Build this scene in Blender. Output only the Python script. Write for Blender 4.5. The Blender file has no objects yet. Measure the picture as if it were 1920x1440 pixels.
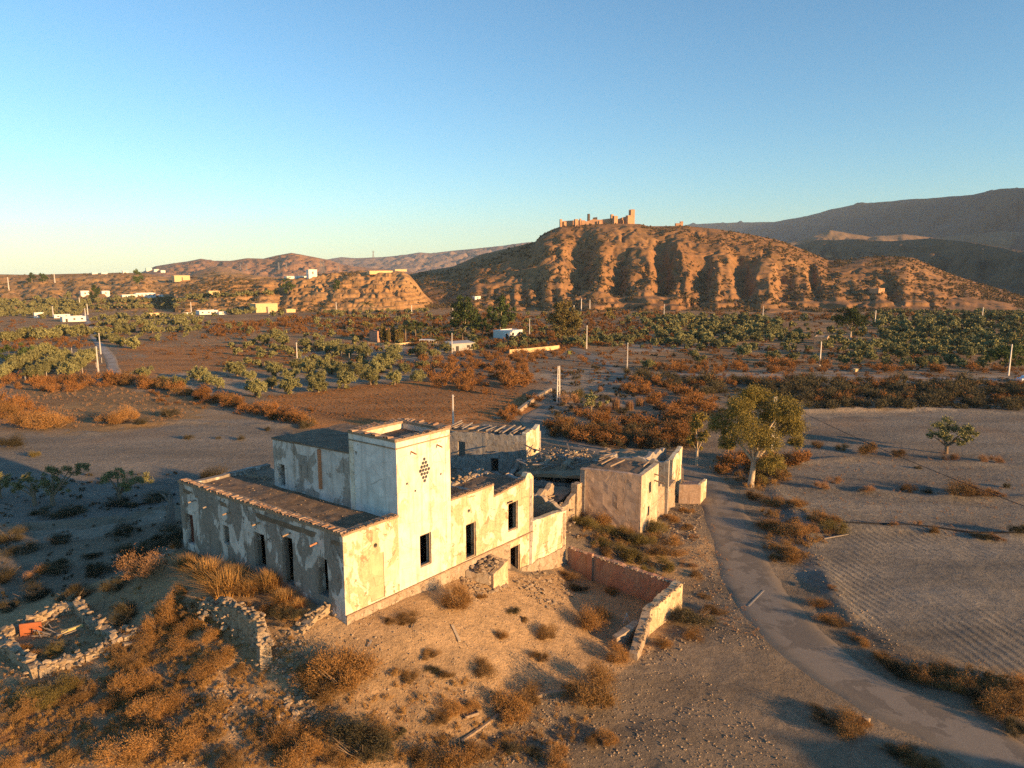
import bpy, bmesh, math, random
import numpy as np
from mathutils import Vector
R = random.Random(7)
NR = np.random.default_rng(11)
SC = bpy.context.scene
COL = SC.collection

# ------------------------------------------------------------------ camera
FPX, PITCH, CZ = 1333.0, math.radians(9.6), 26.0
cam = bpy.data.cameras.new('camera')
cam.sensor_width = 36.0
cam.lens = FPX / 1920 * 36.0
cam.clip_start = 0.5
cam.clip_end = 30000
cam_o = bpy.data.objects.new('camera', cam)
COL.objects.link(cam_o)
cam_o.location = (0, 0, CZ)
cam_o.rotation_euler = (math.radians(90) - PITCH, 0, 0)
SC.camera = cam_o

# ------------------------------------------------------------------ sky, sun, exposure
SUN_AZ, SUN_EL = math.radians(124.0), math.radians(10.2)
world = bpy.data.worlds.new('World')
SC.world = world
world.use_nodes = True
wn = world.node_tree
bg = wn.nodes['Background']
sky = wn.nodes.new('ShaderNodeTexSky')
sky.sky_type = 'NISHITA'
sky.sun_disc = False
sky.sun_elevation = SUN_EL
sky.sun_rotation = SUN_AZ
sky.air_density = 1.0
sky.dust_density = 0.1
sky.ozone_density = 4.0
tint = wn.nodes.new('ShaderNodeMix'); tint.data_type = 'RGBA'; tint.blend_type = 'MULTIPLY'
tint.inputs[0].default_value = 1.0
tint.inputs[7].default_value = (0.90, 1.04, 0.97, 1)     # the slightly green blue of this clear evening
wn.links.new(sky.outputs[0], tint.inputs[6])
wn.links.new(tint.outputs[2], bg.inputs[0])
bg.inputs[1].default_value = 0.112
sun = bpy.data.lights.new('sun', 'SUN')
sun.energy = 5.0
sun.angle = math.radians(0.6)
sun.color = (1.0, 0.58, 0.24)
sun_o = bpy.data.objects.new('sun', sun)
COL.objects.link(sun_o)
SUNV = Vector((math.sin(SUN_AZ) * math.cos(SUN_EL), math.cos(SUN_AZ) * math.cos(SUN_EL), math.sin(SUN_EL)))
sun_o.rotation_euler = SUNV.to_track_quat('Z', 'Y').to_euler()
sun_o.location = (120, -80, 60)
vs = SC.view_settings
vs.view_transform = 'Standard'
vs.look = 'None'
vs.exposure = 1.1
vs.gamma = 1.0
vs.use_curve_mapping = False
SC.cycles.use_denoising = False
SC.cycles.max_bounces = 6
SC.cycles.diffuse_bounces = 3
SC.cycles.glossy_bounces = 2
SC.cycles.transmission_bounces = 2
SC.cycles.volume_bounces = 1
SC.cycles.sample_clamp_indirect = 6

# ------------------------------------------------------------------ numeric helpers
def _h(i, j, s):
    n = (i.astype(np.int64) * 374761393 + j.astype(np.int64) * 668265263 + s * 974711) & 0x7fffffff
    n = ((n ^ (n >> 13)) * 1274126177) & 0x7fffffff
    return ((n ^ (n >> 16)) & 0xffff) / 65535.0
def vnoise(x, y, s=0):
    x = np.asarray(x, float); y = np.asarray(y, float)
    i, j = np.floor(x), np.floor(y)
    fx, fy = x - i, y - j
    fx = fx * fx * fx * (fx * (fx * 6 - 15) + 10); fy = fy * fy * fy * (fy * (fy * 6 - 15) + 10)
    i = i.astype(np.int64); j = j.astype(np.int64)
    a = _h(i, j, s); b = _h(i + 1, j, s); c = _h(i, j + 1, s); d = _h(i + 1, j + 1, s)
    return (a + (b - a) * fx) * (1 - fy) + (c + (d - c) * fx) * fy
def fbm(x, y, o=4, s=0, g=0.5):
    r = 0; a = 1.0; t = 0; ca, sa = math.cos(.6), math.sin(.6)
    for k in range(o):
        r = r + a * (vnoise(x, y, s + k * 17) - 0.5); t += a
        x, y = 2.03 * (x * ca - y * sa) + 13.1, 2.03 * (x * sa + y * ca) + 7.7
        a *= g
    return r / t * 2      # about -1..1
def sstep(a, b, x):
    t = np.clip((np.asarray(x, float) - a) / (b - a), 0, 1)
    return t * t * (3 - 2 * t)
def ray(px, py):
    u = (np.asarray(px, float) - 960) / FPX; v = -(np.asarray(py, float) - 720) / FPX
    return np.stack([u, math.cos(PITCH) + v * math.sin(PITCH), -math.sin(PITCH) + v * math.cos(PITCH)], -1)
def atz(px, py, z):
    d = ray(px, py); t = (z - CZ) / d[..., 2]
    return np.stack([d[..., 0] * t, d[..., 1] * t, np.broadcast_to(z, t.shape)], -1)
def aty(px, py, Y):
    d = ray(px, py); t = Y / d[..., 1]
    return np.stack([d[..., 0] * t, d[..., 1] * t, CZ + d[..., 2] * t], -1)

# ------------------------------------------------------------------ object helpers
def tag(o, label=None, cat=None, group=None, kind=None):
    if label: o['label'] = label
    if cat: o['category'] = cat
    if group: o['group'] = group
    if kind: o['kind'] = kind
    return o
def link(o, parent=None):
    COL.objects.link(o)
    if parent is not None: o.parent = parent
    return o
def empty(name, loc, rz=0.0):
    o = bpy.data.objects.new(name, None)
    o.empty_display_size = 0.3
    o.location = loc; o.rotation_euler = (0, 0, rz)
    return link(o)
class MB:
    """collects polygons; build() links them as one mesh object"""
    def __init__(s): s.v = []; s.f = []; s.c = []
    def add(s, verts, faces, c=None):
        n = len(s.v); s.v.extend([tuple(map(float, p)) for p in verts])
        s.f.extend([tuple(n + i for i in f) for f in faces])
        if c is not None: s.c.extend([c] * len(verts))
        return s
    def box(s, x0, x1, y0, y1, z0, z1):
        return s.add([(x0,y0,z0),(x1,y0,z0),(x1,y1,z0),(x0,y1,z0),(x0,y0,z1),(x1,y0,z1),(x1,y1,z1),(x0,y1,z1)],
                     [(0,3,2,1),(4,5,6,7),(0,1,5,4),(1,2,6,5),(2,3,7,6),(3,0,4,7)])
    def beam(s, a, b, w, h, jag=0.0):
        a = Vector(a); b = Vector(b); d = (b - a).normalized()
        x = d.cross(Vector((0, 0, 1)))
        x = Vector((1, 0, 0)) if x.length < 1e-4 else x.normalized()
        z = x.cross(d); vs = []
        for p in (a, b):
            for (i, j) in ((-1,-1),(1,-1),(1,1),(-1,1)):
                vs.append(p + x * (i*w/2 + R.uniform(-jag, jag)) + z * (j*h/2 + R.uniform(-jag, jag)))
        return s.add(vs, [(0,1,2,3),(7,6,5,4),(0,4,5,1),(1,5,6,2),(2,6,7,3),(3,7,4,0)])
    def tube(s, pts, rad, sides=7, cap=True):
        pts = [Vector(p) for p in pts]; n0 = len(s.v); m = len(pts); vs = []
        for i, p in enumerate(pts):
            d = (pts[min(i+1, m-1)] - pts[max(i-1, 0)]).normalized()
            x = d.cross(Vector((0.13, 0.97, 0.2))).normalized(); y = d.cross(x)
            for k in range(sides):
                t = 2*math.pi*k/sides
                vs.append(p + (x*math.cos(t) + y*math.sin(t)) * rad[i])
        fs = []
        for i in range(m-1):
            for k in range(sides):
                k2 = (k+1) % sides
                fs.append((i*sides+k, i*sides+k2, (i+1)*sides+k2, (i+1)*sides+k))
        if cap: fs += [tuple(range(sides))[::-1], tuple((m-1)*sides + k for k in range(sides))]
        return s.add(vs, fs)
    def mesh(s, name, mat=None, smooth=False, org=None):
        me = bpy.data.meshes.new(name)
        v = s.v if org is None else [(a-org[0], b-org[1], c-org[2]) for a, b, c in s.v]
        me.from_pydata(v, [], s.f)
        if mat: me.materials.append(mat)
        if smooth: me.polygons.foreach_set('use_smooth', [True]*len(me.polygons))
        if s.c and len(s.c) == len(s.v):
            at = me.attributes.new('v', 'FLOAT', 'POINT'); at.data.foreach_set('value', s.c)
        me.update()
        return me
    def build(s, name, mat, parent=None, smooth=False, world=True):
        org = None if (parent is None or not world) else worg(parent)
        o = bpy.data.objects.new(name, s.mesh(name, mat, smooth, org))
        return link(o, parent)
def worg(o):
    v = Vector((0, 0, 0))
    while o is not None: v = v + o.location; o = o.parent
    return v
def np_mesh(name, V, Fc, mat=None, smooth=False, attrs=None):
    """fast mesh from numpy arrays: V (n,3), Fc (m,k) with k = 3 or 4; attrs {name: (n,) or (n,3)}"""
    me = bpy.data.meshes.new(name)
    V = np.ascontiguousarray(V, np.float32); Fc = np.ascontiguousarray(Fc, np.int32)
    m, k = Fc.shape
    me.vertices.add(len(V)); me.vertices.foreach_set('co', V.ravel())
    me.loops.add(m*k); me.loops.foreach_set('vertex_index', Fc.ravel())
    me.polygons.add(m); me.polygons.foreach_set('loop_start', np.arange(0, m*k, k, dtype=np.int32))
    me.polygons.foreach_set('loop_total', np.full(m, k, np.int32))
    if smooth: me.polygons.foreach_set('use_smooth', np.ones(m, bool))
    for nme, arr in (attrs or {}).items():
        arr = np.asarray(arr, np.float32)
        if arr.ndim == 1:
            at = me.attributes.new(nme, 'FLOAT', 'POINT'); at.data.foreach_set('value', arr)
        else:
            at = me.attributes.new(nme, 'FLOAT_COLOR', 'POINT')
            at.data.foreach_set('color', np.concatenate([arr, np.ones((len(arr), 1), np.float32)], 1).ravel())
    if mat: me.materials.append(mat)
    me.update(calc_edges=True)
    return me
def grid_faces(nr, nc):
    i = np.arange(nr-1)[:, None]*nc + np.arange(nc-1)[None, :]
    i = i.ravel()
    return np.stack([i, i+1, i+nc+1, i+nc], 1)

# ------------------------------------------------------------------ materials
class NT:
    def __init__(s, name, rough=0.95):
        s.m = bpy.data.materials.new(name); s.m.use_nodes = True
        s.t = s.m.node_tree; s.b = s.t.nodes['Principled BSDF']
        s.b.inputs['Roughness'].default_value = rough
        s.b.inputs['Specular IOR Level'].default_value = 0.15
        s.tc = s.t.nodes.new('ShaderNodeTexCoord')
    def n(s, typ, **kw):
        nd = s.t.nodes.new(typ)
        for k, v in kw.items(): setattr(nd, k, v)
        return nd
    def L(s, a, b): s.t.links.new(a, b)
    def val(s, sock, v):
        if hasattr(v, 'is_output'): s.L(v, sock)
        else: sock.default_value = v
    def map(s, scale=(1,1,1), rot=(0,0,0), src='Object'):
        mp = s.n('ShaderNodeMapping'); s.L(s.tc.outputs[src], mp.inputs[0])
        mp.inputs['Scale'].default_value = scale; mp.inputs['Rotation'].default_value = rot
        return mp.outputs[0]
    def noise(s, scale, detail=4, rough=0.55, dist=0.0, vec=None):
        nd = s.n('ShaderNodeTexNoise'); nd.inputs['Scale'].default_value = scale
        nd.inputs['Detail'].default_value = detail; nd.inputs['Roughness'].default_value = rough
        nd.inputs['Distortion'].default_value = dist
        s.L(vec if vec is not None else s.tc.outputs['Object'], nd.inputs['Vector'])
        return nd.outputs[0]
    def vor(s, scale, feat='F1', vec=None, out=0):
        nd = s.n('ShaderNodeTexVoronoi', feature=feat); nd.inputs['Scale'].default_value = scale
        s.L(vec if vec is not None else s.tc.outputs['Object'], nd.inputs['Vector'])
        return nd.outputs[out]
    def ramp(s, x, a, b, lo=0.0, hi=1.0):
        nd = s.n('ShaderNodeMapRange'); nd.inputs['From Min'].default_value = a; nd.inputs['From Max'].default_value = b
        nd.inputs['To Min'].default_value = lo; nd.inputs['To Max'].default_value = hi
        s.val(nd.inputs['Value'], x)
        return nd.outputs[0]
    def math(s, op, a, b=0.0):
        nd = s.n('ShaderNodeMath', operation=op); s.val(nd.inputs[0], a); s.val(nd.inputs[1], b)
        return nd.outputs[0]
    def mix(s, f, a, b, mode='MIX'):
        nd = s.n('ShaderNodeMix', data_type='RGBA', blend_type=mode)
        s.val(nd.inputs[0], f)
        for sock, v in ((nd.inputs[6], a), (nd.inputs[7], b)):
            if hasattr(v, 'is_output'): s.L(v, sock)
            elif isinstance(v, (int, float)): sock.default_value = (v, v, v, 1)
            else: sock.default_value = (*v, 1)
        return nd.outputs[2]
    def grey(s, x):     # value -> colour socket usable in a multiply
        nd = s.n('ShaderNodeCombineColor')
        for i in range(3): s.L(x, nd.inputs[i])
        return nd.outputs[0]
    def attr(s, name, typ='GEOMETRY'):
        nd = s.n('ShaderNodeAttribute', attribute_type=typ, attribute_name=name); return nd
    def bump(s, h, strength=0.4, dist=0.05, nrm=None):
        nd = s.n('ShaderNodeBump'); nd.inputs['Strength'].default_value = strength; nd.inputs['Distance'].default_value = dist
        s.L(h, nd.inputs['Height'])
        if nrm is not None: s.L(nrm, nd.inputs['Normal'])
        s.L(nd.outputs[0], s.b.inputs['Normal'])
        return nd.outputs[0]
    def done(s, col):
        if hasattr(col, 'is_output'): s.L(col, s.b.inputs['Base Color'])
        else: s.b.inputs['Base Color'].default_value = (*col, 1)
        return s.m

def m_plain(name, col, rough=0.9, var=0.25, scale=3.0, bump=0.3):
    t = NT(name, rough); n = t.noise(scale, 5, 0.6)
    c = t.mix(1.0, col, t.grey(t.ramp(n, 0.25, 0.75, 1 - var, 1 + var)), 'MULTIPLY')
    if bump: t.bump(n, bump, 0.05)
    return t.done(c)
def m_plaster(name, white, under, deep, amount=0.5, scale=0.55, deep_amt=0.36, stain=0.5, bump=0.6, seed=0.0):
    """lime wash (white) flaked off to a render coat (under) and in places to masonry (deep)"""
    t = NT(name, 0.92)
    mp = t.n('ShaderNodeMapping'); t.L(t.tc.outputs['Object'], mp.inputs[0]); mp.inputs['Location'].default_value = (seed, seed*1.7, seed*.6)
    v = mp.outputs[0]
    mv = t.n('ShaderNodeMapping'); t.L(v, mv.inputs[0]); mv.inputs['Scale'].default_value = (1, 1, 0.62)
    n1 = t.noise(scale, 9, 0.62, 0.5, mv.outputs[0]); m1 = t.ramp(n1, amount - 0.012, amount + 0.012)
    n2 = t.noise(scale*1.7, 8, 0.65, 0.9, v); m2 = t.ramp(n2, 1 - deep_amt - 0.012, 1 - deep_amt + 0.012)
    ms = t.n('ShaderNodeMapping'); t.L(v, ms.inputs[0]); ms.inputs['Scale'].default_value = (2.2, 2.2, 0.16)
    n3 = t.noise(1.5, 6, 0.6, 0.2, ms.outputs[0])
    n4 = t.noise(5.0, 6, 0.7, 0.0, v)
    wv = t.mix(1.0, white, t.grey(t.ramp(t.noise(1.1, 6, 0.6, 0.2, v), 0.3, 0.7, 0.72, 1.1)), 'MULTIPLY')
    uv = t.mix(1.0, under, t.grey(t.ramp(n4, 0.25, 0.75, 0.7, 1.25)), 'MULTIPLY')
    dv = t.mix(1.0, deep, t.grey(t.ramp(t.noise(9.0, 4, 0.7, 0.0, v), 0.3, 0.7, 0.55, 1.35)), 'MULTIPLY')
    c = t.mix(m1, wv, uv); c = t.mix(m2, c, dv)
    c = t.mix(t.ramp(n3, 0.5, 0.72, 0.0, stain), c, t.mix(1.0, c, (0.55, 0.5, 0.45), 'MULTIPLY'))
    cr = t.vor(0.8, 'DISTANCE_TO_EDGE', vec=t.mix(0.12, v, t.n('ShaderNodeTexNoise').outputs[1]))
    c = t.mix(t.ramp(cr, 0.0, 0.012, 0.6, 0.0), c, t.mix(1.0, c, (0.4, 0.36, 0.32), 'MULTIPLY'))
    h = t.math('SUBTRACT', t.math('MULTIPLY', n4, 0.35), t.math('ADD', t.math('MULTIPLY', m1, 0.5), t.math('MULTIPLY', m2, 0.8)))
    t.bump(h, bump, 0.03)
    return t.done(c)
def m_leaf(name, a, b, var=0.45, trans=0.0):
    """foliage: colour differs from leaf to leaf (attribute v) and from plant to plant"""
    t = NT(name, 0.85)
    at = t.attr('v'); oi = t.n('ShaderNodeObjectInfo')
    c = t.mix(t.math('FRACT', t.math('ADD', at.outputs['Fac'], t.math('MULTIPLY', oi.outputs['Random'], 0.0))), a, b)
    c = t.mix(1.0, c, t.grey(t.ramp(oi.outputs['Random'], 0, 1, 1 - var, 1 + var)), 'MULTIPLY')
    return t.done(c)
# ------------------------------------------------------------------ terrain heights
_cp = [  # (photo x, photo y, height) where the ground near the house was read off
 (648,1146,4.5),(560,1118,5.0),(450,1070,5.2),(345,1027,5.0),(700,1152,4.3),(760,1122,4.35),(840,1082,4.3),(930,1060,3.4),(985,1077,1.9),(1058,1068,0.5),
 (400,1085,5.0),(340,1060,4.5),(300,1100,3.9),(430,1145,4.5),(520,1170,4.6),(600,1180,4.3),(560,1200,4.1),(470,1260,2.6),(330,1230,2.5),(400,1300,2.3),
 (100,1235,2.0),(200,1150,2.4),(0,1330,1.7),(150,1400,1.5),(350,1400,1.8),(0,1440,1.2),(0,1180,1.6),(240,1250,2.2),
 (620,1230,3.6),(750,1190,3.9),(750,1250,3.1),(850,1190,3.2),(850,1300,2.0),(900,1150,3.1),(960,1110,2.5),(1010,1100,2.0),(1010,1150,1.7),(1000,1210,1.2),(1100,1270,0.4),(950,1300,1.2),
 (1000,1400,0.3),(800,1400,0.9),(650,1440,1.1),(560,1330,2.2),(500,1420,1.7),(1060,1130,0.7),(1120,1120,0.1),(1180,1170,0.0),(1100,1200,0.4),
 (1200,1300,0),(1400,1200,0),(1400,1000,0.1),(1350,900,0.2),(1280,1000,0.2),(1600,1300,0),(1900,1400,0),(1700,1000,0),(1150,990,0.6),(1110,970,1.0),(1200,1005,0.3),(1270,960,0.2),
 (100,950,0.2),(200,930,0.2),(0,880,0),(300,965,0.7),(50,1020,0.6),(150,1080,1.2),(250,1060,2.0),(0,1120,1.1),(310,1035,2.8),(1500,900,0.3),(1480,960,0.4),(1250,1420,0.1),(1900,1150,0)]
_P = np.array([atz(a, b, c) for a, b, c in _cp])
_w = [(-8,50,5.0),(-12,54,4.8),(2,60,2.6),(-4,62,3.2),(0,72,1.5),(0,84,0.9),(8,70,1.0),(-8,80,1.0),(14,72,0.4),(-18,62,2.2),(-10,72,1.2),(-22,58,2.4)]
_w += [(x, y, 0.0) for y in (105, 125, 150) for x in (-130,-90,-50,-20,15,50,90,130)] + [(-75,70,0),(-75,40,0.3),(-60,20,0.6),(65,65,0),(60,40,0),(55,15,0),(30,5,0),(0,5,0.3),(-30,5,0.8),(0,-30,0),(60,-30,0),(-60,-30,0)]
_P = np.vstack([_P, np.array(_w, float)])
def _k(d2): return np.where(d2 > 1e-9, 0.5*d2*np.log(np.maximum(d2, 1e-9)), 0.0)
_n = len(_P)
_d2 = ((_P[:, None, :2] - _P[None, :, :2])**2).sum(-1)
_A = np.zeros((_n+3, _n+3)); _A[:_n, :_n] = _k(_d2) + np.eye(_n)*2.0
_A[:_n, _n] = 1; _A[:_n, _n+1:] = _P[:, :2]; _A[_n, :_n] = 1; _A[_n+1:, :_n] = _P[:, :2].T
_W = np.linalg.solve(_A, np.concatenate([_P[:, 2], np.zeros(3)]))
def tps(x, y):
    sh = x.shape; x = x.ravel(); y = y.ravel(); out = np.empty_like(x)
    for i in range(0, len(x), 60000):
        a, b = x[i:i+60000], y[i:i+60000]
        d2 = (a[:, None] - _P[None, :, 0])**2 + (b[:, None] - _P[None, :, 1])**2
        out[i:i+60000] = _k(d2) @ _W[:_n] + _W[_n] + _W[_n+1]*a + _W[_n+2]*b
    return out.reshape(sh)
def Hbase(x, y):
    x = np.asarray(x, float); y = np.asarray(y, float)
    x, y = np.broadcast_arrays(x, y)
    far = -0.025*np.clip(y - 170, 0, 480) - 0.02*np.clip(y - 1000, 0, 10000)
    far = far + 0.8*fbm(x/70, y/70, 3, 5)*sstep(110, 220, y)
    nr = np.zeros_like(far); m = (y > -60) & (y < 150) & (np.abs(x) < 130)
    if m.any(): nr[m] = tps(x[m], y[m])
    w = (1 - sstep(105, 140, y)) * (1 - sstep(60, 95, np.abs(x))) * sstep(-50, -10, y)
    z = far*(1 - w) + nr*w
    # unseen rise added off frame to the right, shaped to shade the near yard
    z = z + 12.0*np.exp(-(((x-58)*0.53+(y-6)*0.85)/10.5)**2)*np.exp(-(((x-58)*0.85-(y-6)*0.53)/13.0)**2)*(1 + 0.25*fbm(x/4, y/4, 3, 31))
    return z
ROADS = []      # (polyline world xy, half width) - filled below, the ground is eased under them
def dist_path(x, y, pl):
    best = np.full(x.shape, 1e9)
    for (ax, ay), (bx, by) in zip(pl[:-1], pl[1:]):
        dx, dy = bx-ax, by-ay; L2 = dx*dx + dy*dy
        t = np.clip(((x-ax)*dx + (y-ay)*dy)/L2, 0, 1)
        best = np.minimum(best, np.hypot(x-ax-t*dx, y-ay-t*dy))
    return best
def rough(x, y):
    near = 1 - sstep(60, 260, y)
    mound = np.exp(-((x+9)/17.0)**2 - ((y-38)/13.0)**2)
    r = (0.06 + 0.22*mound)*fbm(x/2.2, y/2.2, 4, 3)*near + 0.10*fbm(x/9, y/9, 3, 9)*near
    r = r + 0.35*mound*fbm(x/6, y/6, 3, 21)
    r = r + 0.25*fbm(x/25, y/25, 3, 13)*sstep(60, 200, y)
    return r
def furrow(x, y):
    # plough lines of the field on the right
    m = sstep(20.5, 24, x - 0.02*(y-50)) * sstep(36, 42, y + (x-30)*0.5) * (1 - sstep(58, 66, y - (x-24)*0.2))
    return m * 0.05*fbm(x/1.2, y/1.2, 3, 45)
def furrow_attr(x, y):
    m = sstep(20.5, 24, x - 0.02*(y-50)) * sstep(36, 42, y + (x-30)*0.5) * (1 - sstep(60, 68, y - (x-24)*0.2))
    return m*sstep(-.25, .45, fbm(x/7, y/11, 4, 46, .6)), x*0.97 + y*0.16 + 0.006*(y-50)**2 + 0.8*fbm(x/12, y/12, 2, 44)
BERMS = []
def H(x, y, detail=True):
    x = np.asarray(x, float); y = np.asarray(y, float); x, y = np.broadcast_arrays(x, y)
    z = Hbase(x, y)
    k = np.ones_like(z)
    for pl, hw in ROADS:
        bx = (pl[:, 0].min()-hw-3, pl[:, 0].max()+hw+3, pl[:, 1].min()-hw-3, pl[:, 1].max()+hw+3)
        m = (x > bx[0]) & (x < bx[1]) & (y > bx[2]) & (y < bx[3])
        if m.any(): k[m] = np.minimum(k[m], sstep(hw+0.1, hw+1.2, dist_path(x[m], y[m], pl)))
    bm = np.zeros_like(z)
    for pl, hgt in BERMS:
        m = (x > pl[:, 0].min()-4) & (x < pl[:, 0].max()+4) & (y > pl[:, 1].min()-4) & (y < pl[:, 1].max()+4)
        if m.any():
            wv = 0.8 + 0.7*fbm(x[m]/5, y[m]/5, 2, 91)
            bm[m] += hgt*wv*np.exp(-(dist_path(x[m], y[m], pl)/1.0)**2)
    return z + k*(rough(x, y) + furrow(x, y) + bm) - (1-k)*0.03
def G(pts):
    """photo points -> points where that sight line meets the ground"""
    pts = np.asarray(pts, float).reshape(-1, 2)
    d = ray(pts[:, 0], pts[:, 1])
    ts = np.geomspace(18, 2600, 260)
    x = d[:, 0:1]*ts; y = d[:, 1:2]*ts; z = CZ + d[:, 2:3]*ts
    under = z < Hbase(x, y)
    i = np.where(under.any(1), under.argmax(1), len(ts)-1)
    lo = ts[np.maximum(i-1, 0)]; hi = ts[i]
    for _ in range(12):
        m = (lo+hi)/2
        u = CZ + d[:, 2]*m < Hbase(d[:, 0]*m, d[:, 1]*m)
        hi = np.where(u, m, hi); lo = np.where(u, lo, m)
    X = d[:, 0]*hi; Y = d[:, 1]*hi
    return np.stack([X, Y, H(X, Y)], -1)
Gflat = G
def G1(px, py): return G([(px, py)])[0]

def smooth_path(pts, step):
    """Catmull-Rom through world xy points, resampled"""
    p = np.asarray(pts, float)[:, :2]; p = np.vstack([2*p[0]-p[1], p, 2*p[-1]-p[-2]]); out = []
    for i in range(1, len(p)-2):
        n = max(2, int(np.hypot(*(p[i+1]-p[i]))/step))
        for t in np.linspace(0, 1, n, endpoint=False):
            a, b, c, d = p[i-1], p[i], p[i+1], p[i+2]
            out.append(0.5*((2*b) + (c-a)*t + (2*a-5*b+4*c-d)*t*t + (3*b-a-3*c+d)*t**3))
    out.append(p[-2]); return np.array(out)
# the narrow asphalt road, from beyond the frame at the near right, past the ruins, to the farms
_rd = [(2080,1560),(1850,1400),(1620,1290),(1500,1200),(1420,1110),(1390,1040),(1368,980),(1345,930),(1320,900),(1290,880)]
_rdw = G(_rd)[:, :2]
_rd2 = G([(1262,872),(1150,850),(1060,825),(1000,790),(1030,765),(1075,742),(1130,725),(1162,706),(1150,690),(1115,672),(1085,657),(1060,645)])[:, :2]
road_path = smooth_path(np.vstack([_rdw, _rd2]), 1.2)
track_path = smooth_path(G([(222,712),(212,690),(207,672),(195,655),(182,640),(170,620),(165,605),(160,590)])[:, :2], 3.0)
lane_path = smooth_path(G([(1160,705),(1230,700),(1330,703),(1450,704),(1600,705),(1750,709),(1930,714)])[:, :2], 3.0)
ROADS += [(road_path[::3], 2.35), (track_path[::2], 1.6), (lane_path[::2], 1.8)]

for _pl, _hh in (([(1490,868),(1600,862),(1750,868),(1930,876)],.4),([(1480,905),(1600,918),(1720,932),(1930,936)],.45),([(1500,772),(1700,768),(1930,778)],.5),([(560,800),(420,795),(330,793),(200,802)],.4),([(0,790),(100,805),(170,815)],.4),([(1560,987),(1720,994),(1930,1008)],.35),([(60,985),(200,975),(330,955)],.35),([(1430,900),(1490,960),(1540,1060),(1600,1170),(1760,1240),(1930,1310)],.35)):
    BERMS.append((smooth_path(G(_pl)[:, :2], 4.0), _hh))
# ground colour zones (real soil and stubble colours), outlines read off the photograph and laid on the ground
def inpoly(x, y, poly):
    c = np.zeros(x.shape, bool); n = len(poly)
    for i in range(n):
        x0, y0 = poly[i][:2]; x1, y1 = poly[(i+1) % n][:2]
        cond = ((y0 > y) != (y1 > y)) & (x < (x1-x0)*(y-y0)/((y1-y0) if abs(y1-y0) > 1e-9 else 1e-9) + x0)
        c ^= cond
    return c
SAND, GREY, RUST, STRAW, MOUND, PALE, SOIL = (.235,.18,.12), (.20,.175,.14), (.37,.175,.06), (.26,.165,.075), (.40,.265,.14), (.31,.25,.18), (.33,.20,.095)
zones = [
 (SOIL, [(-400,600),(2300,600),(2300,560),(-400,560)]),
 (SOIL, [(-400,650),(900,650),(1000,600),(-400,600)]),
 (RUST, [(215,645),(420,625),(560,635),(690,668),(640,688),(470,690),(240,712)]),
 (RUST, [(500,735),(760,715),(960,720),(1000,745),(960,790),(880,800),(640,790),(520,770)]),
 (STRAW, [(0,700),(190,720),(420,745),(330,790),(150,800),(0,790)]),
 (GREY, [(1500,770),(1920,760),(2400,800),(2400,1300),(1900,1260),(1640,1190),(1520,1080),(1500,980),(1480,860)]),
 (GREY, [(200,800),(560,790),(600,850),(500,900),(300,960),(-200,1000),(-200,840)]),
 (MOUND, [(560,1150),(1060,1060),(1300,1000),(1330,1110),(1250,1250),(1100,1330),(900,1460),(300,1500),(-200,1500),(-200,1180),(300,1050)]),
 (SOIL, [(-300,650),(700,650),(1050,640),(1200,690),(2300,690),(2300,600),(-300,600)]),
 (PALE, [(-50,1002),(150,987),(330,962),(340,976),(160,1006),(-50,1024)]),
 (PALE, [(170,1098),(330,1040),(330,1055),(200,1110)]),
 (PALE, [(1190,648),(1500,650),(1500,660),(1190,662)]),
 (PALE, [(1170,699),(1700,703),(1930,710),(1930,718),(1700,713),(1170,712)]),
 (PALE, [(690,646),(860,648),(860,662),(760,672),(600,672),(600,662)]),
 (PALE, [(250,708),(470,700),(760,690),(790,705),(500,735),(330,735)]),
 (PALE, [(1440,768),(1930,752),(1930,764),(1700,772),(1440,782)]),
 (PALE, [(1010,690),(1150,690),(1170,760),(1060,770),(1000,740)]),
]
def zone_color(x, y):
    wx = x + 0.09*y*fbm(x/16, y/16, 5, 61, .65) + 0.5*fbm(x/2, y/2, 2, 62); wy = y + 0.10*y*fbm(x/16+50, y/16, 5, 63, .65)
    c = np.tile(np.array(SAND), (len(x), 1))
    for colr, poly in zones:
        m = inpoly(wx, wy, G(poly)[:, :2]); c[m] = colr
    # thin, dry herb cover in drifts
    d = sstep(0.05, 0.5, fbm(x/18, y/18, 4, 71)) * sstep(70, 140, y) * 0.6
    c = c*(1-d[:, None]) + np.array((.21,.115,.05))*d[:, None]
    return c
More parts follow.
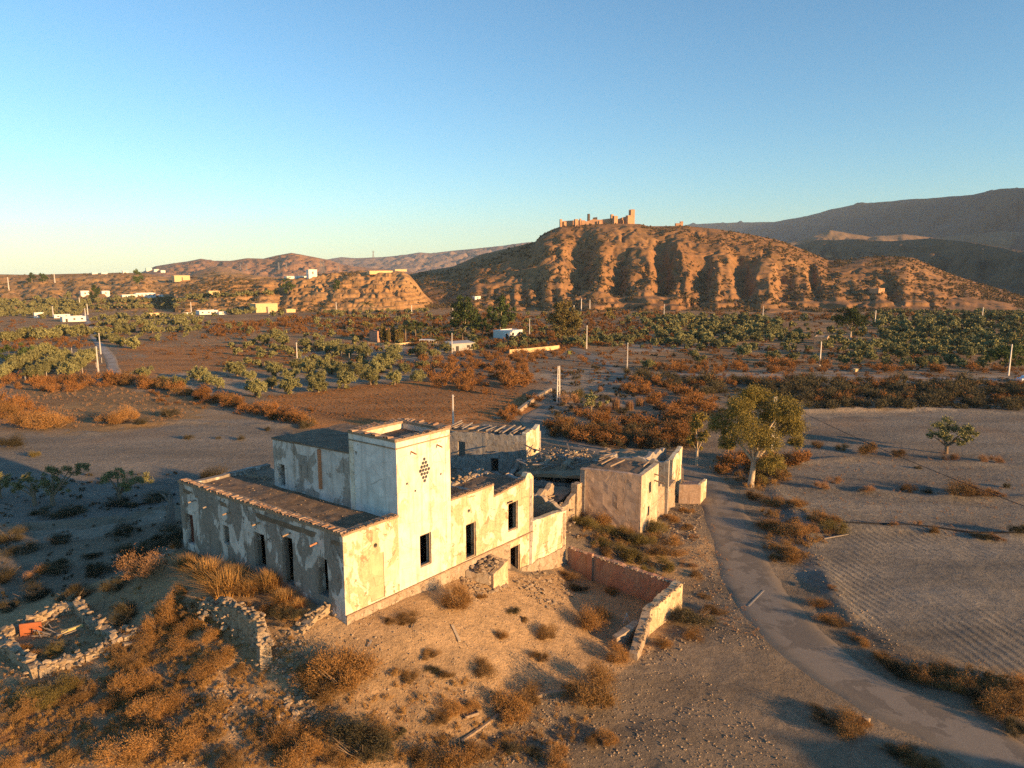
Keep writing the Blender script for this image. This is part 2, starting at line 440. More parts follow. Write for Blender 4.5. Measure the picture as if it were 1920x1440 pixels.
def m_ground():
    t = NT('ground_soil', 0.97)
    col = t.attr('col').outputs['Color']
    n1 = t.noise(0.12, 6, 0.6, 0.0, t.map((0.35, 1.3, 1), (0, 0, 0.35))); n2 = t.noise(1.6, 8, 0.65, 0.3); n3 = t.noise(7.0, 9, 0.78)
    c = t.mix(1.0, col, t.grey(t.ramp(n1, 0.3, 0.7, 0.68, 1.3)), 'MULTIPLY')
    c = t.mix(1.0, c, t.grey(t.ramp(n2, 0.25, 0.75, 0.72, 1.25)), 'MULTIPLY')
    c = t.mix(1.0, c, t.grey(t.ramp(n3, 0.25, 0.75, 0.55, 1.4)), 'MULTIPLY')
    n5 = t.noise(0.33, 7, 0.7, 0.6)
    c = t.mix(t.math('MULTIPLY', t.ramp(n5, 0.5, 0.62), t.attr('far').outputs['Fac']), c, (.24,.13,.055))
    c = t.mix(t.math('MULTIPLY', t.ramp(n5, 0.44, 0.36), t.attr('far').outputs['Fac']), c, t.mix(1.0, c, (.62,.66,.62), 'MULTIPLY'))
    v = t.vor(4.5); p = t.math('MULTIPLY', t.ramp(v, 0.10, 0.16, 1, 0), t.ramp(t.noise(0.5, 3), 0.5, 0.6))
    c = t.mix(p, c, (.46, .40, .33))
    h = t.math('ADD', t.math('MULTIPLY', n2, 1.2), t.math('ADD', t.math('MULTIPLY', n3, 0.55), t.math('MULTIPLY', p, 0.25)))
    fw = t.math('MULTIPLY', t.math('SINE', t.math('MULTIPLY', t.math('ADD', t.attr('furt').outputs['Fac'], t.math('MULTIPLY', n2, 0.3)), 8.5)), t.attr('furm').outputs['Fac'])
    h = t.math('ADD', h, t.math('MULTIPLY', fw, 0.22))
    c = t.mix(1.0, c, t.grey(t.ramp(fw, -1, 1, 0.92, 1.09)), 'MULTIPLY')  # furrow crests lightened and hollows darkened: grazing light put into the soil colour
    t.bump(h, 0.95, 0.22)
    return t.done(c)
_ys = np.concatenate([np.linspace(-70, 23, 40, endpoint=False), np.arange(23, 75, 0.3), np.arange(75, 140, 0.55), np.geomspace(140, 11000, 230)])
_us = np.linspace(-1, 1, 400)
gx = _us[None, :]*(42 + 0.86*np.maximum(_ys, 0))[:, None]; gy = np.broadcast_to(_ys[:, None], gx.shape)
gz = H(gx, gy)
GV = np.stack([gx, gy, gz], -1).reshape(-1, 3)
M_ground = m_ground()
ground = link(bpy.data.objects.new('ground', np_mesh('ground', GV, grid_faces(*gx.shape), M_ground, True, {'col': zone_color(GV[:, 0], GV[:, 1]), 'far': sstep(95, 170, GV[:, 1])*0.75, 'furm': furrow_attr(GV[:, 0], GV[:, 1])[0], 'furt': furrow_attr(GV[:, 0], GV[:, 1])[1]})))
tag(ground, 'dry stony valley floor with fields and bare soil', 'ground', kind='structure')

def ribbon(name, path, hw, mat, lift, ns=13, edge=0.25):
    d = np.gradient(path, axis=0); d /= np.hypot(d[:, 0], d[:, 1])[:, None]
    nrm = np.stack([d[:, 1], -d[:, 0]], 1)
    q = np.linspace(-1, 1, ns)
    w = hw*(1 + edge*0.35*fbm(np.arange(len(path))*0.35, np.zeros(len(path)), 3, 81))
    off = q[None, :]*w[:, None]; off[:, 0] += edge*fbm(np.arange(len(path))*0.9, np.ones(len(path)), 2, 82); off[:, -1] += edge*fbm(np.arange(len(path))*0.9, np.ones(len(path))*9, 2, 83)
    X = path[:, 0:1] + nrm[:, 0:1]*off; Y = path[:, 1:2] + nrm[:, 1:2]*off
    Z = Hbase(X, Y) + lift - (lift+0.05)*np.abs(q)[None, :]**8
    me = np_mesh(name, np.stack([X, Y, Z], -1).reshape(-1, 3), grid_faces(*X.shape), mat, True, {'across': np.broadcast_to(q, X.shape).ravel()})
    return tag(link(bpy.data.objects.new(name, me)), kind='structure')
def m_road(name, col, worn):
    t = NT(name, 0.9); n1 = t.noise(0.35, 5, 0.6, 0.4); n2 = t.noise(14, 4, 0.7); n3 = t.noise(1.3, 6, 0.65, 1.0)
    a = t.math('ABSOLUTE', t.attr('across').outputs['Fac'])
    c = t.mix(t.ramp(n1, 0.50, 0.53), col, tuple(k*0.72 for k in col))
    c = t.mix(1.0, c, t.grey(t.ramp(n2, 0.3, 0.7, 0.85, 1.15)), 'MULTIPLY')
    c = t.mix(t.math('MULTIPLY', t.ramp(a, 0.4, 0.95), t.ramp(n3, 0.3, 0.5)), c, worn)
    cr = t.vor(0.16, 'DISTANCE_TO_EDGE', vec=t.math('ADD', 0, 0) if False else t.map((1,1,1)))
    cn = t.noise(0.8, 6, 0.7, 1.5)
    c = t.mix(t.ramp(t.math('ABSOLUTE', t.math('SUBTRACT', cn, 0.5)), 0.0, 0.006, 0.55, 0), c, (.05, .045, .04))
    t.bump(t.math('ADD', n2, n1), 0.3, 0.02)
    return t.done(c)
tag(ribbon('road', road_path, 2.3, m_road('asphalt_old', (.25, .205, .155), (.25, .19, .125)), 0.05), 'narrow patched asphalt road curving past the ruins', 'road')
tag(ribbon('farm_track', track_path, 1.5, m_road('track_dust', (.36, .31, .26), (.28, .2, .12)), 0.07), 'pale dirt track running away between the olive fields', 'track')
tag(ribbon('lane', lane_path, 1.7, m_road('lane_dust', (.30, .26, .22), (.28, .2, .13)), 0.07), 'pale gravel lane crossing the scrub', 'lane')
# ------------------------------------------------------------------ hills
def m_hill(name, rock, pale, scrub, scale=1.0, scrub_amt=0.5, strata=0.5):
    t = NT(name, 0.97)
    n1 = t.noise(0.012*scale, 8, 0.6, 0.4); n2 = t.noise(0.09*scale, 7, 0.68)
    st = t.noise(0.05*scale, 5, 0.6, 0.3, t.map((0.25, 0.25, 6.0)))
    c = t.mix(t.ramp(n1, 0.35, 0.65), rock, pale)
    c = t.mix(t.ramp(st, 0.45, 0.62, 0, strata), c, tuple(k*0.6 for k in rock))
    c = t.mix(t.ramp(n2, scrub_amt, scrub_amt + 0.12, 0, 0.45), c, scrub)
    v = t.vor(0.32*scale)
    c = t.mix(t.math('MULTIPLY', t.ramp(v, 0.16, 0.30, 1, 0), t.ramp(n1, 0.35, 0.6, 0.9, 0.45)), c, scrub)
    t.bump(t.math('ADD', t.math('MULTIPLY', n2, 1.0), t.math('MULTIPLY', st, 0.5)), 0.5, 1.1/scale)
    return t.done(c)
GW = 1.75
def hill(name, sil, crest, base, mat, nx=260, nt=90, gul=(), rough_amp=0.03, nseed=1, prof=0.75, slant=0.0, zb=None, back=0.6, gauto=0.0, gfreq=0.02, gscale=0.7, label=None, crest_noise=0.0, terr=None, base_wob=0.0):
    """a hill standing between base and crest distance whose sky line was read off the photograph.
    sil [(x, y)], crest/base: distance or [(x, distance)], gul [(x, width, depth, t0, t1)]"""
    sil = np.array(sil, float)
    f = lambda v, x: np.full_like(x, float(v)) if np.isscalar(v) else np.interp(x, [a for a, _ in v], [b for _, b in v])
    px = np.linspace(sil[0, 0], sil[-1, 0], nx)
    t = np.concatenate([np.linspace(0, 1, nt), 1 + np.linspace(0, 1, nt//4)[1:]*back])
    PX, T = np.meshgrid(px, t)
    yc = np.interp(PX, sil[:, 0], sil[:, 1]); dc = f(crest, PX); db = f(base, PX)
    db = db - base_wob*(0.5 + 0.5*fbm(PX/45, PX*0, 3, nseed+31))
    zc = aty(PX, yc, dc)[..., 2]
    Y = db + (dc-db)*T
    X = (PX-960)/FPX/math.cos(PITCH)*Y*0.985
    zb0 = Hbase(X, Y) - 1.0 if zb is None else np.full_like(X, zb)
    hh = np.maximum(zc-zb0, 0.5)
    tt = np.where(T <= 1, T, 2-T)
    tt = np.clip(tt, 0, 1)
    pr = 1 - (1-tt)**(1/prof) if prof < 1 else tt**prof*(1 - .25*tt*(1-tt)*4*(prof > 1.2)) if prof < 2 else (0.62*tt + 0.38*sstep(0.0, 1.0, tt))
    mid = np.sin(np.pi*np.clip(tt, 0, 1))**0.8
    Z = zb0 + hh*pr
    wob = fbm(PX/60.0, T*3.0, 3, nseed)*20 + fbm(PX/18.0, T*7.0, 2, nseed+3)*6
    for (gx0, gw, gd, t0, t1) in gul:
        c = gx0 + slant*(gx0-1200)*(1-tt) + wob*(0.4+0.6*(1-tt))
        w = gw*GW*(0.6 + 0.4*(1-tt))
        prof_g = 0.5 + 0.5*np.cos(np.pi*np.clip(np.abs(PX-c)/w, 0, 1))
        Z -= hh*gd*(0.38 if gw > 12 else 0.22)*prof_g*sstep(t0-0.10, t0+0.30, tt)*(1 - sstep(t1-0.15, t1+0.1, tt))
    if gauto:
        sc = hh.max()*gscale
        r = 1 - np.abs(fbm(X/sc + 0.35*fbm(X/sc*2, Y/sc*2, 2, nseed+8), Y/sc*0.8, 4, nseed+9, 0.6))*2.0
        Z -= hh*gauto*np.clip(r, 0, 1)**2*mid
    w_edge = sstep(0, 0.1, tt)*(1 - (1-crest_noise)*sstep(0.9, 1.0, tt)*(T <= 1.02))
    Z += hh*rough_amp*(fbm(X/ (hh.max()*0.35), Y/(hh.max()*0.35), 6, nseed+5, 0.55))*w_edge*2
    if terr:
        st, am, tm = terr; q = Z/st + 0.5*fbm(X/60, Y/60, 2, nseed+2); fr_ = q-np.floor(q); stepd = (np.floor(q) + sstep(0.62, 0.98, fr_) - q)*st
        Z = Z + am*stepd*(1 - sstep(tm-.15, tm+.1, tt))*sstep(0, .06, tt)
    me = np_mesh(name, np.stack([X, Y, Z], -1).reshape(-1, 3), grid_faces(*X.shape), mat, True)
    o = tag(link(bpy.data.objects.new(name, me)), label, 'hill', kind='structure')
    o['_g'] = 0; del o['_g']
    return X, Y, Z
HILLS = {}
M_castle_hill = m_hill('hill_ochre', (.275,.14,.06), (.32,.175,.077), (.11,.072,.031), 1.0, 0.48, 0.35)
_cs = [(745,520),(800,508),(850,500),(900,478),(960,464),(1003,453),(1012,442),(1030,432),(1050,424),(1100,421),(1150,419),(1195,420),(1210,424),(1240,424),(1275,423),(1340,430),(1400,440),(1450,450),(1500,469),(1545,488),(1580,487),(1610,482),(1660,481),(1700,483),(1740,500),(1780,516),(1830,532),(1880,545),(1925,562),(1990,585)]
HILLS['castle'] = hill('castle_hill', _cs, [(745,900),(1000,800),(1200,780),(1500,760),(2000,700)], [(745,620),(820,580),(1000,545),(1500,540),(1990,530)], M_castle_hill, 620, 200,
    [(1098,30,.52,.24,.80),(1158,22,.38,.16,.62),(1240,24,.52,.2,.76),(1268,10,.22,.1,.6),(1310,20,.40,.14,.62),(1376,24,.50,.16,.72),(1446,18,.36,.12,.62),(1498,16,.40,.18,.76),(1560,16,.24,.1,.55),(1635,22,.40,.14,.62),(1690,10,.2,.4,.85),
     (955,8,.22,.05,.40),(980,8,.24,.05,.38),(1005,9,.26,.05,.42),(1030,9,.26,.05,.45),(1058,10,.24,.05,.42),(1205,8,.16,.1,.5),(1275,8,.16,.1,.5),(1342,9,.15,.1,.5),(1412,9,.16,.1,.5),(895,14,.16,.2,.7),(1770,14,.15,.2,.7)],
    0.018, 3, 2.5, 0.13, gauto=0.09, gscale=0.4, terr=(4.0, .6, .34), base_wob=60.0, label='ochre eroded hill of spurs and gullies below the castle')
M_bluff = m_hill('hill_bluff', (.37,.20,.08), (.42,.25,.11), (.16,.10,.042), 1.3, 0.50, 0.55)
HILLS['bluff'] = hill('bluff', [(330,540),(400,528),(440,523),(520,524),(560,519),(600,515),(640,511),(700,510),(757,509),(770,516),(782,530),(796,550),(808,562),(830,578)], 640, [(330,500),(700,520),(790,560),(830,600)], M_bluff, 360, 90,
    [(470,12,.25,.1,.7),(530,16,.3,.1,.8),(610,14,.2,.2,.7),(690,12,.15,.2,.8)], 0.06, 15, 0.62, gauto=0.14, gfreq=0.03, terr=(3.0, .5, .8), label='flat topped ochre bluff ending in a pale cut slope')
M_plateau = m_hill('hill_plateau', (.39,.22,.09), (.44,.265,.115), (.17,.11,.045), 1.2, 0.5, 0.65)
HILLS['plateau'] = hill('plateau', [(-320,514),(0,514),(60,515),(150,513),(230,511),(280,512),(320,520),(360,518),(420,509),(470,514),(520,520),(600,535)], 900, [(-320,470),(300,480),(600,640)], M_plateau, 360, 110,
    [(40,20,.2,.1,.8),(130,20,.25,.1,.8),(210,16,.2,.2,.9),(300,24,.3,.1,.9),(380,16,.25,.2,.8)], 0.05, 25, 1.15, gauto=0.12, gfreq=0.02, terr=(3.2, .8, .95), label='low stepped plateau of dry ground rising behind the farms')
M_knoll = m_hill('hill_knoll', (.36,.21,.11), (.42,.27,.15), (.16,.11,.05), 1.0, 0.55, 0.3)
HILLS['knoll'] = hill('knoll', [(350,520),(370,510),(395,503),(415,499),(440,503),(460,510),(490,522)], 960, 880, M_knoll, 80, 30, [(400,8,.2,.1,.8)], 0.04, 33, 0.8, zb=10, label='small rounded tan knoll on the plateau')
M_far1 = m_hill('hill_far_brown', (.34,.185,.10), (.38,.22,.13), (.20,.12,.065), 0.35, 0.6, 0.2)
HILLS['brown'] = hill('brown_hills', [(270,512),(300,499),(330,494),(360,490),(385,485),(410,489),(440,489),(470,484),(500,485),(525,479),(553,474),(580,479),(620,487),(650,497),(700,503),(760,508),(830,515)], [(270,2300),(830,2000)], 1500, M_far1, 260, 70,
    [(345,9,.35,.1,.9),(420,10,.4,.1,.9),(478,10,.4,.1,.9),(520,12,.45,.1,.9),(600,10,.35,.1,.8),(650,10,.35,.1,.9),(690,8,.3,.1,.9),(740,8,.3,.1,.9)], 0.05, 41, 0.8, zb=-15, gauto=0.2, gfreq=0.04, label='smooth brown hills on the skyline beyond the plateau')
M_far2 = m_hill('hill_far_blue', (.27,.185,.14), (.30,.21,.16), (.17,.13,.10), 0.15, 0.55, 0.2)
HILLS['blue'] = hill('distant_range', [(560,500),(625,485),(645,482),(670,484),(720,482),(760,478),(790,473),(810,475),(850,470),(900,465),(940,461),(985,455),(1040,450),(1120,450),(1200,470)], [(560,5200),(1200,4600)], 3600, M_far2, 280, 60, (), 0.05, 51, 0.8, zb=-20, gauto=0.35, gfreq=0.045, crest_noise=0.15, label='hazy low mountain range on the horizon beyond the bluff')
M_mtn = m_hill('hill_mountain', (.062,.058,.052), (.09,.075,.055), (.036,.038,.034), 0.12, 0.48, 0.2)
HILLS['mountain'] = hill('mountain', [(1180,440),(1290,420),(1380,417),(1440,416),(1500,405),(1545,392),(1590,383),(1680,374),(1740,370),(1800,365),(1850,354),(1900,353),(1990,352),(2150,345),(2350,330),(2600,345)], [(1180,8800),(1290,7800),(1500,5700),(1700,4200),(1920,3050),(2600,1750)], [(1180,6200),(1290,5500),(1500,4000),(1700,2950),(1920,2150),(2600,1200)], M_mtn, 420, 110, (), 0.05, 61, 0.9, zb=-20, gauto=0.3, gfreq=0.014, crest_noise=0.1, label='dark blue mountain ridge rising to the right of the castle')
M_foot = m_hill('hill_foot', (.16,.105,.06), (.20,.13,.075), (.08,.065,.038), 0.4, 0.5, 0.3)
M_foot2 = m_hill('hill_foot_lit', (.19,.12,.07), (.22,.145,.085), (.09,.07,.04), 0.4, 0.5, 0.3)  # lighter copy of hill_foot; the sunlit look is put into its colour
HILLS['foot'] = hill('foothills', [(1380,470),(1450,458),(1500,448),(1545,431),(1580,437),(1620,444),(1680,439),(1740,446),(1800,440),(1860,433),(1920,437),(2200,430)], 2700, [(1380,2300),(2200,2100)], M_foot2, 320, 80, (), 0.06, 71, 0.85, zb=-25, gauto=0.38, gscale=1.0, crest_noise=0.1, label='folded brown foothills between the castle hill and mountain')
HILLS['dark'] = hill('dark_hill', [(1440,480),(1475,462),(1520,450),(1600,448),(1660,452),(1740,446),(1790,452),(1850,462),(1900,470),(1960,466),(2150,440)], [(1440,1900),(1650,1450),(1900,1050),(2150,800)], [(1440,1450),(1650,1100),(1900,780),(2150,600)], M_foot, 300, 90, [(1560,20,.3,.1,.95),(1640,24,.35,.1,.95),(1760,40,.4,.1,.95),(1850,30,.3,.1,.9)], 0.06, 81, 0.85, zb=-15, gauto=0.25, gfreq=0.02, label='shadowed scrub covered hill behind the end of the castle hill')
# mountain faces turned from the sun; unseen ridge added past the right edge for shade

# sight lines that may end on a hill rather than on the flat ground
from mathutils.bvhtree import BVHTree
_bv = []
for _hk, (X, Y, Z) in HILLS.items():
    V = np.stack([X, Y, Z], -1).reshape(-1, 3)
    _bv.append(BVHTree.FromPolygons(V.tolist(), grid_faces(*X.shape).tolist()))
def hillpt(px, py):
    d = Vector(ray(px, py)); d.normalize(); o = Vector((0, 0, CZ)); best = Vector(Gflat([(px, py)])[0]); bd = (best-o).length
    if d.z >= -1e-4: bd = 1e9
    for b in _bv:
        h = b.ray_cast(o, d)
        if h[0] is not None and h[3] < bd: bd = h[3]; best = h[0]
    return np.array(best)
def G(pts):
    pts = np.asarray(pts, float).reshape(-1, 2); out = Gflat(pts)
    for i in np.nonzero(pts[:, 1] < 602)[0]: out[i] = hillpt(*pts[i])
    return out
def G1(px, py): return G([(px, py)])[0]
# ------------------------------------------------------------------ masonry helpers
def az2(a): a = math.radians(a); return np.array([math.sin(a), math.cos(a), 0.0])
def Hs(x, y): return float(H(np.array([x]), np.array([y]))[0])
def cfun(v): return v if callable(v) else (lambda s: v)
def ragged(z, amp, seed, freq=1.3, drop=0.0):
    def f(s):
        a = float(fbm(np.array([s*freq]), np.array([seed*3.7]), 4, seed)[0])
        b = float(vnoise(np.array([s*3.1]), np.array([seed*1.3]), seed+5)[0])
        return (z(s) if callable(z) else z) + amp*a - drop*max(0, b-0.55)
    return f
def wall(name, P, az, length, thick, zb, zt, mat, parent, holes=(), side=1, res=0.45, bump=0.02, seed=1, s0=0.0, smooth=False):
    """upright wall with real openings. P outer face start, az heading; side=+1: outer face looks to az+90"""
    zb = cfun(zb); zt = cfun(zt)
    e = az2(az); nrm = az2(az + 90*side); P = np.array(P, float)
    ss = set(np.round(np.linspace(s0, s0+length, max(2, int(length/res)+1)), 4))
    for h in holes: ss |= {round(h[0], 4), round(h[1], 4)}
    ss = np.array(sorted(ss))
    keep = [0]
    for i in range(1, len(ss)):
        if ss[i]-ss[keep[-1]] > 0.03: keep.append(i)
    ss = ss[keep]
    zlo = min(zb(s) for s in ss); zhi = max(zt(s) for s in ss)
    zz = set(np.round(np.linspace(zlo, zhi, max(2, int((zhi-zlo)/res)+1)), 4))
    for h in holes: zz |= {round(h[2], 4), round(h[3], 4)}
    zz = np.array(sorted(zz)); ni, nj = len(ss), len(zz)
    ZB = np.array([zb(s) for s in ss]); ZT = np.array([zt(s) for s in ss])
    Z = np.clip(zz[None, :], ZB[:, None], np.maximum(ZT, ZB+0.02)[:, None])
    jit = bump*fbm(ss[:, None]*1.3 + np.zeros((1, nj)), Z*1.3, 3, seed)
    fr = P[None, None, :] + e*ss[:, None, None] + nrm*jit[..., None]
    fr = fr.copy(); fr[..., 2] = Z
    bk = fr - nrm*(thick + 2*jit[..., None])
    bk[..., 2] = Z
    fill = np.ones((ni-1, nj-1), bool)
    for i in range(ni-1):
        for j in range(nj-1):
            cs, cz = (ss[i]+ss[i+1])/2, (zz[j]+zz[j+1])/2
            if Z[i, j+1]-Z[i, j] < 1e-3 and Z[i+1, j+1]-Z[i+1, j] < 1e-3: fill[i, j] = False; continue
            for h in holes:
                if h[0] < cs < h[1] and h[2] < cz < h[3]: fill[i, j] = False
    mb = MB(); V = np.concatenate([fr.reshape(-1, 3), bk.reshape(-1, 3)]); nb = ni*nj
    id = lambda i, j, b: i*nj + j + b*nb
    F = []
    for i in range(ni-1):
        for j in range(nj-1):
            if not fill[i, j]: continue
            F.append((id(i,j,0), id(i+1,j,0), id(i+1,j+1,0), id(i,j+1,0)))
            F.append((id(i,j,1), id(i,j+1,1), id(i+1,j+1,1), id(i+1,j,1)))
            for (di, dj, a, b) in ((-1,0,(i,j),(i,j+1)),(1,0,(i+1,j),(i+1,j+1)),(0,-1,(i,j),(i+1,j)),(0,1,(i,j+1),(i+1,j+1))):
                ii, jj = i+di, j+dj
                if 0 <= ii < ni-1 and 0 <= jj < nj-1 and fill[ii, jj]: continue
                F.append((id(*a,0), id(*b,0), id(*b,1), id(*a,1)))
    used = sorted({k for f in F for k in f}); mp = {k: n for n, k in enumerate(used)}
    mb.add([V[k] for k in used], [tuple(mp[k] for k in f) for f in F])
    o = mb.build(name, mat, parent, smooth)
    return o
def slab(name, corners, z, thick, mat, parent, n=14, amp=0.06, seed=3):
    """roof or floor sheet over four xy corners, slightly uneven"""
    c = [np.array(p[:2], float) for p in corners]; zz = z if hasattr(z, '__len__') else [z]*4
    mb = MB(); vs = []; us = np.linspace(0, 1, n)
    for lay in (0, 1):
        for u in us:
            for v in us:
                p = (c[0]*(1-u)+c[1]*u)*(1-v) + (c[3]*(1-u)+c[2]*u)*v
                h = (zz[0]*(1-u)+zz[1]*u)*(1-v) + (zz[3]*(1-u)+zz[2]*u)*v
                h += amp*float(fbm(p[0:1]*0.9, p[1:2]*0.9, 3, seed)[0]) if lay == 0 else -thick
                vs.append((p[0], p[1], h))
    fs = [tuple(f) for f in grid_faces(n, n)]; k = n*n
    fs += [tuple(k+i for i in f[::-1]) for f in grid_faces(n, n)]
    rim = [i for i in range(n)] + [i*n+n-1 for i in range(1, n)] + [(n-1)*n+i for i in range(n-2, -1, -1)] + [i*n for i in range(n-2, 0, -1)]
    for a, b in zip(rim, rim[1:]+rim[:1]): fs.append((a, b, k+b, k+a))
    mb.add(vs, fs)
    return mb.build(name, mat, parent, False)

# stones: a few hull shapes shared by every stone in the scene
def rock_mesh(seed, mat, flat=0.75):
    rr = random.Random(seed); bm = bmesh.new()
    for _ in range(15):
        v = Vector((rr.gauss(0,1), rr.gauss(0,1), rr.gauss(0,1))).normalized()
        m = max(abs(v.x), abs(v.y), abs(v.z)); v = v*(0.55 + 0.45/ m*0.75)
        bm.verts.new((v.x*0.55, v.y*rr.uniform(.38,.5), v.z*0.45*flat))
    bmesh.ops.convex_hull(bm, input=bm.verts)
    for v in [v for v in bm.verts if not v.link_faces]: bm.verts.remove(v)
    me = bpy.data.meshes.new('stone'); bm.to_mesh(me); bm.free(); me.materials.append(mat); return me
def m_stone(name, a, b):
    t = NT(name, 0.95); oi = t.n('ShaderNodeObjectInfo'); at = t.attr('v').outputs['Fac']
    k = t.math('FRACT', t.math('ADD', oi.outputs['Random'], at))
    c = t.mix(k, a, b); n = t.noise(5, 6, 0.7)
    c = t.mix(1.0, c, t.grey(t.ramp(n, 0.25, 0.75, 0.7, 1.25)), 'MULTIPLY')
    t.bump(n, 0.6, 0.05)
    return t.done(c)
M_stone = m_stone('stone_lime', (.25,.185,.12), (.37,.28,.185))
ROCKS = [rock_mesh(100+i, M_stone) for i in range(8)]
def stone(name, p, size, parent=None, rr=R, flat=1.0):
    o = bpy.data.objects.new(name, rr.choice(ROCKS))
    off = worg(parent) if parent is not None else Vector((0,0,0))
    o.location = (p[0]-off[0], p[1]-off[1], p[2]-off[2])
    o.rotation_euler = (rr.uniform(-.4,.4), rr.uniform(-.4,.4), rr.uniform(0, 6.28))
    s = size*rr.uniform(.7, 1.3); o.scale = (s, s*rr.uniform(.75,1.1), s*rr.uniform(.7,1.0)*flat)
    return link(o, parent)
RV = [np.array([v.co[:] for v in m.vertices]) for m in ROCKS]
RF = [np.array([p.vertices[:] for p in m.polygons]) for m in ROCKS]
def rubble(name, pts, sizes, mat, label=None, cat='rubble', parent=None, kind='stuff'):
    """loose small stones nobody could count, one mesh"""
    V = []; F = []; A = []; n = 0
    off = worg(parent) if parent is not None else (0,0,0)
    for p, s in zip(pts, sizes):
        k = R.randrange(len(RV)); v = RV[k]*s*np.array([1, R.uniform(.8,1.1), R.uniform(.7,1.0)])
        a = R.uniform(0, 6.28); c, d = math.cos(a), math.sin(a)
        v = np.stack([v[:,0]*c - v[:,1]*d, v[:,0]*d + v[:,1]*c, v[:,2]], 1) + np.array(p) - np.array(off)
        V.append(v); F.append(RF[k]+n); A.append(np.full(len(v), R.random())); n += len(v)
    o = link(bpy.data.objects.new(name, np_mesh(name, np.vstack(V), np.vstack(F), mat, False, {'v': np.concatenate(A)})), parent)
    if kind: o['kind'] = kind
    if label: tag(o, label, cat)
    return o
def tile_mesh(mat):
    mb = MB(); n = 6; vs = []
    for y, r in ((-0.24, .105), (0.24, .085)):
        for rad in (r, r-0.018):
            for k in range(n):
                t = math.pi*k/(n-1); vs.append((math.cos(t)*rad, y, math.sin(t)*rad))
    fs = []
    for k in range(n-1):
        fs += [(k, k+1, 2*n+k+1, 2*n+k), (n+k, 3*n+k, 3*n+k+1, n+k+1), (k, n+k, n+k+1, k+1), (2*n+k, 2*n+k+1, 3*n+k+1, 3*n+k)]
    mb.add(vs, fs); return mb.mesh('tile', mat)
M_tile = m_stone('clay_tile', (.27,.155,.09), (.36,.26,.18))
TILE = tile_mesh(M_tile)
def tile_row(parent, P, az, length, z, side=1, step=0.27, zf=None, inset=0.1, s0=0.0, skip=0.06):
    """a course of half-round tiles laid across the wall head"""
    e = az2(az); nrm = az2(az+90*side); off = worg(parent); k = 0
    yaw = -math.radians(az+90*side)
    for i in range(int(length/step)):
        s = s0 + (i+0.5)*step
        if R.random() < skip: continue
        p = np.array(P, float) + e*s + nrm*(R.uniform(-.05,.05)-inset); zz = (zf(s) if zf else z) + R.uniform(-.02,.03)
        o = bpy.data.objects.new('tile', TILE); o.location = (p[0]-off[0], p[1]-off[1], zz-off[2])
        o.rotation_euler = (R.uniform(-.15,.05), R.uniform(-.12,.12), yaw+math.pi + R.uniform(-.12,.12)); o.scale = (R.uniform(.95,1.25), R.uniform(.8,1.2), R.uniform(.9,1.2))
        link(o, parent)

# ------------------------------------------------------------------ the farmhouse
WARM_W = (.74,.69,.58)
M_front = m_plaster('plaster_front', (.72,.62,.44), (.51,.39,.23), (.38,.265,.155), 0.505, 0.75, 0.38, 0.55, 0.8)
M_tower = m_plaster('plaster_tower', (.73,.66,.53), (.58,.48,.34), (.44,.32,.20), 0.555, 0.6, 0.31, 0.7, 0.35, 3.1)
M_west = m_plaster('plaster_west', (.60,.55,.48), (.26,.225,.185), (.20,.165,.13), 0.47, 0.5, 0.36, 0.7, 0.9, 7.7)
M_upper = m_plaster('plaster_upper', (.64,.60,.54), (.35,.31,.26), (.20,.17,.14), 0.52, 0.65, 0.34, 0.75, 0.9, 12.2)
M_mud = m_plaster('plaster_mud', (.46,.33,.24), (.42,.29,.20), (.33,.22,.14), 0.5, 0.5, 0.33, 0.6, 0.9, 5.5)
M_pink = m_plaster('plaster_pink', (.44,.22,.135), (.40,.235,.15), (.36,.25,.16), 0.5, 0.5, 0.36, 0.6, 0.9, 9.5)
M_rough = m_plaster('masonry_rough', (.40,.32,.23), (.35,.265,.18), (.29,.21,.14), 0.5, 1.6, 0.40, 0.4, 1.2, 2.5)
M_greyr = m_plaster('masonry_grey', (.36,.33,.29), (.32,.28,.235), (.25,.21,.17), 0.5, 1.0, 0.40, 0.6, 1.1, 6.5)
M_roof = m_plain('roof_earth', (.185,.13,.085), 0.97, 0.4, 1.5, 0.9)
M_dirt = m_plain('floor_dirt', (.26,.19,.13), 0.97, 0.35, 1.5, 0.9)
M_cap = m_plain('wall_cap', (.30,.215,.14), 0.97, 0.35, 4.0, 1.0)
M_wood = m_plain('old_wood', (.27,.20,.135), 0.9, 0.4, 6.0, 0.4)
M_greywood = m_plain('grey_wood', (.25,.215,.18), 0.9, 0.4, 6.0, 0.4)
M_clay = m_plain('clay_pipe', (.42,.19,.10), 0.85, 0.25, 6.0, 0.2)
M_reddoor = m_plain('door_red_brown', (.12,.045,.03), 0.8, 0.3, 6.0, 0.2)
M_dark = m_plain('frame_dark_wood', (.09,.07,.055), 0.8, 0.3, 6.0, 0.2)

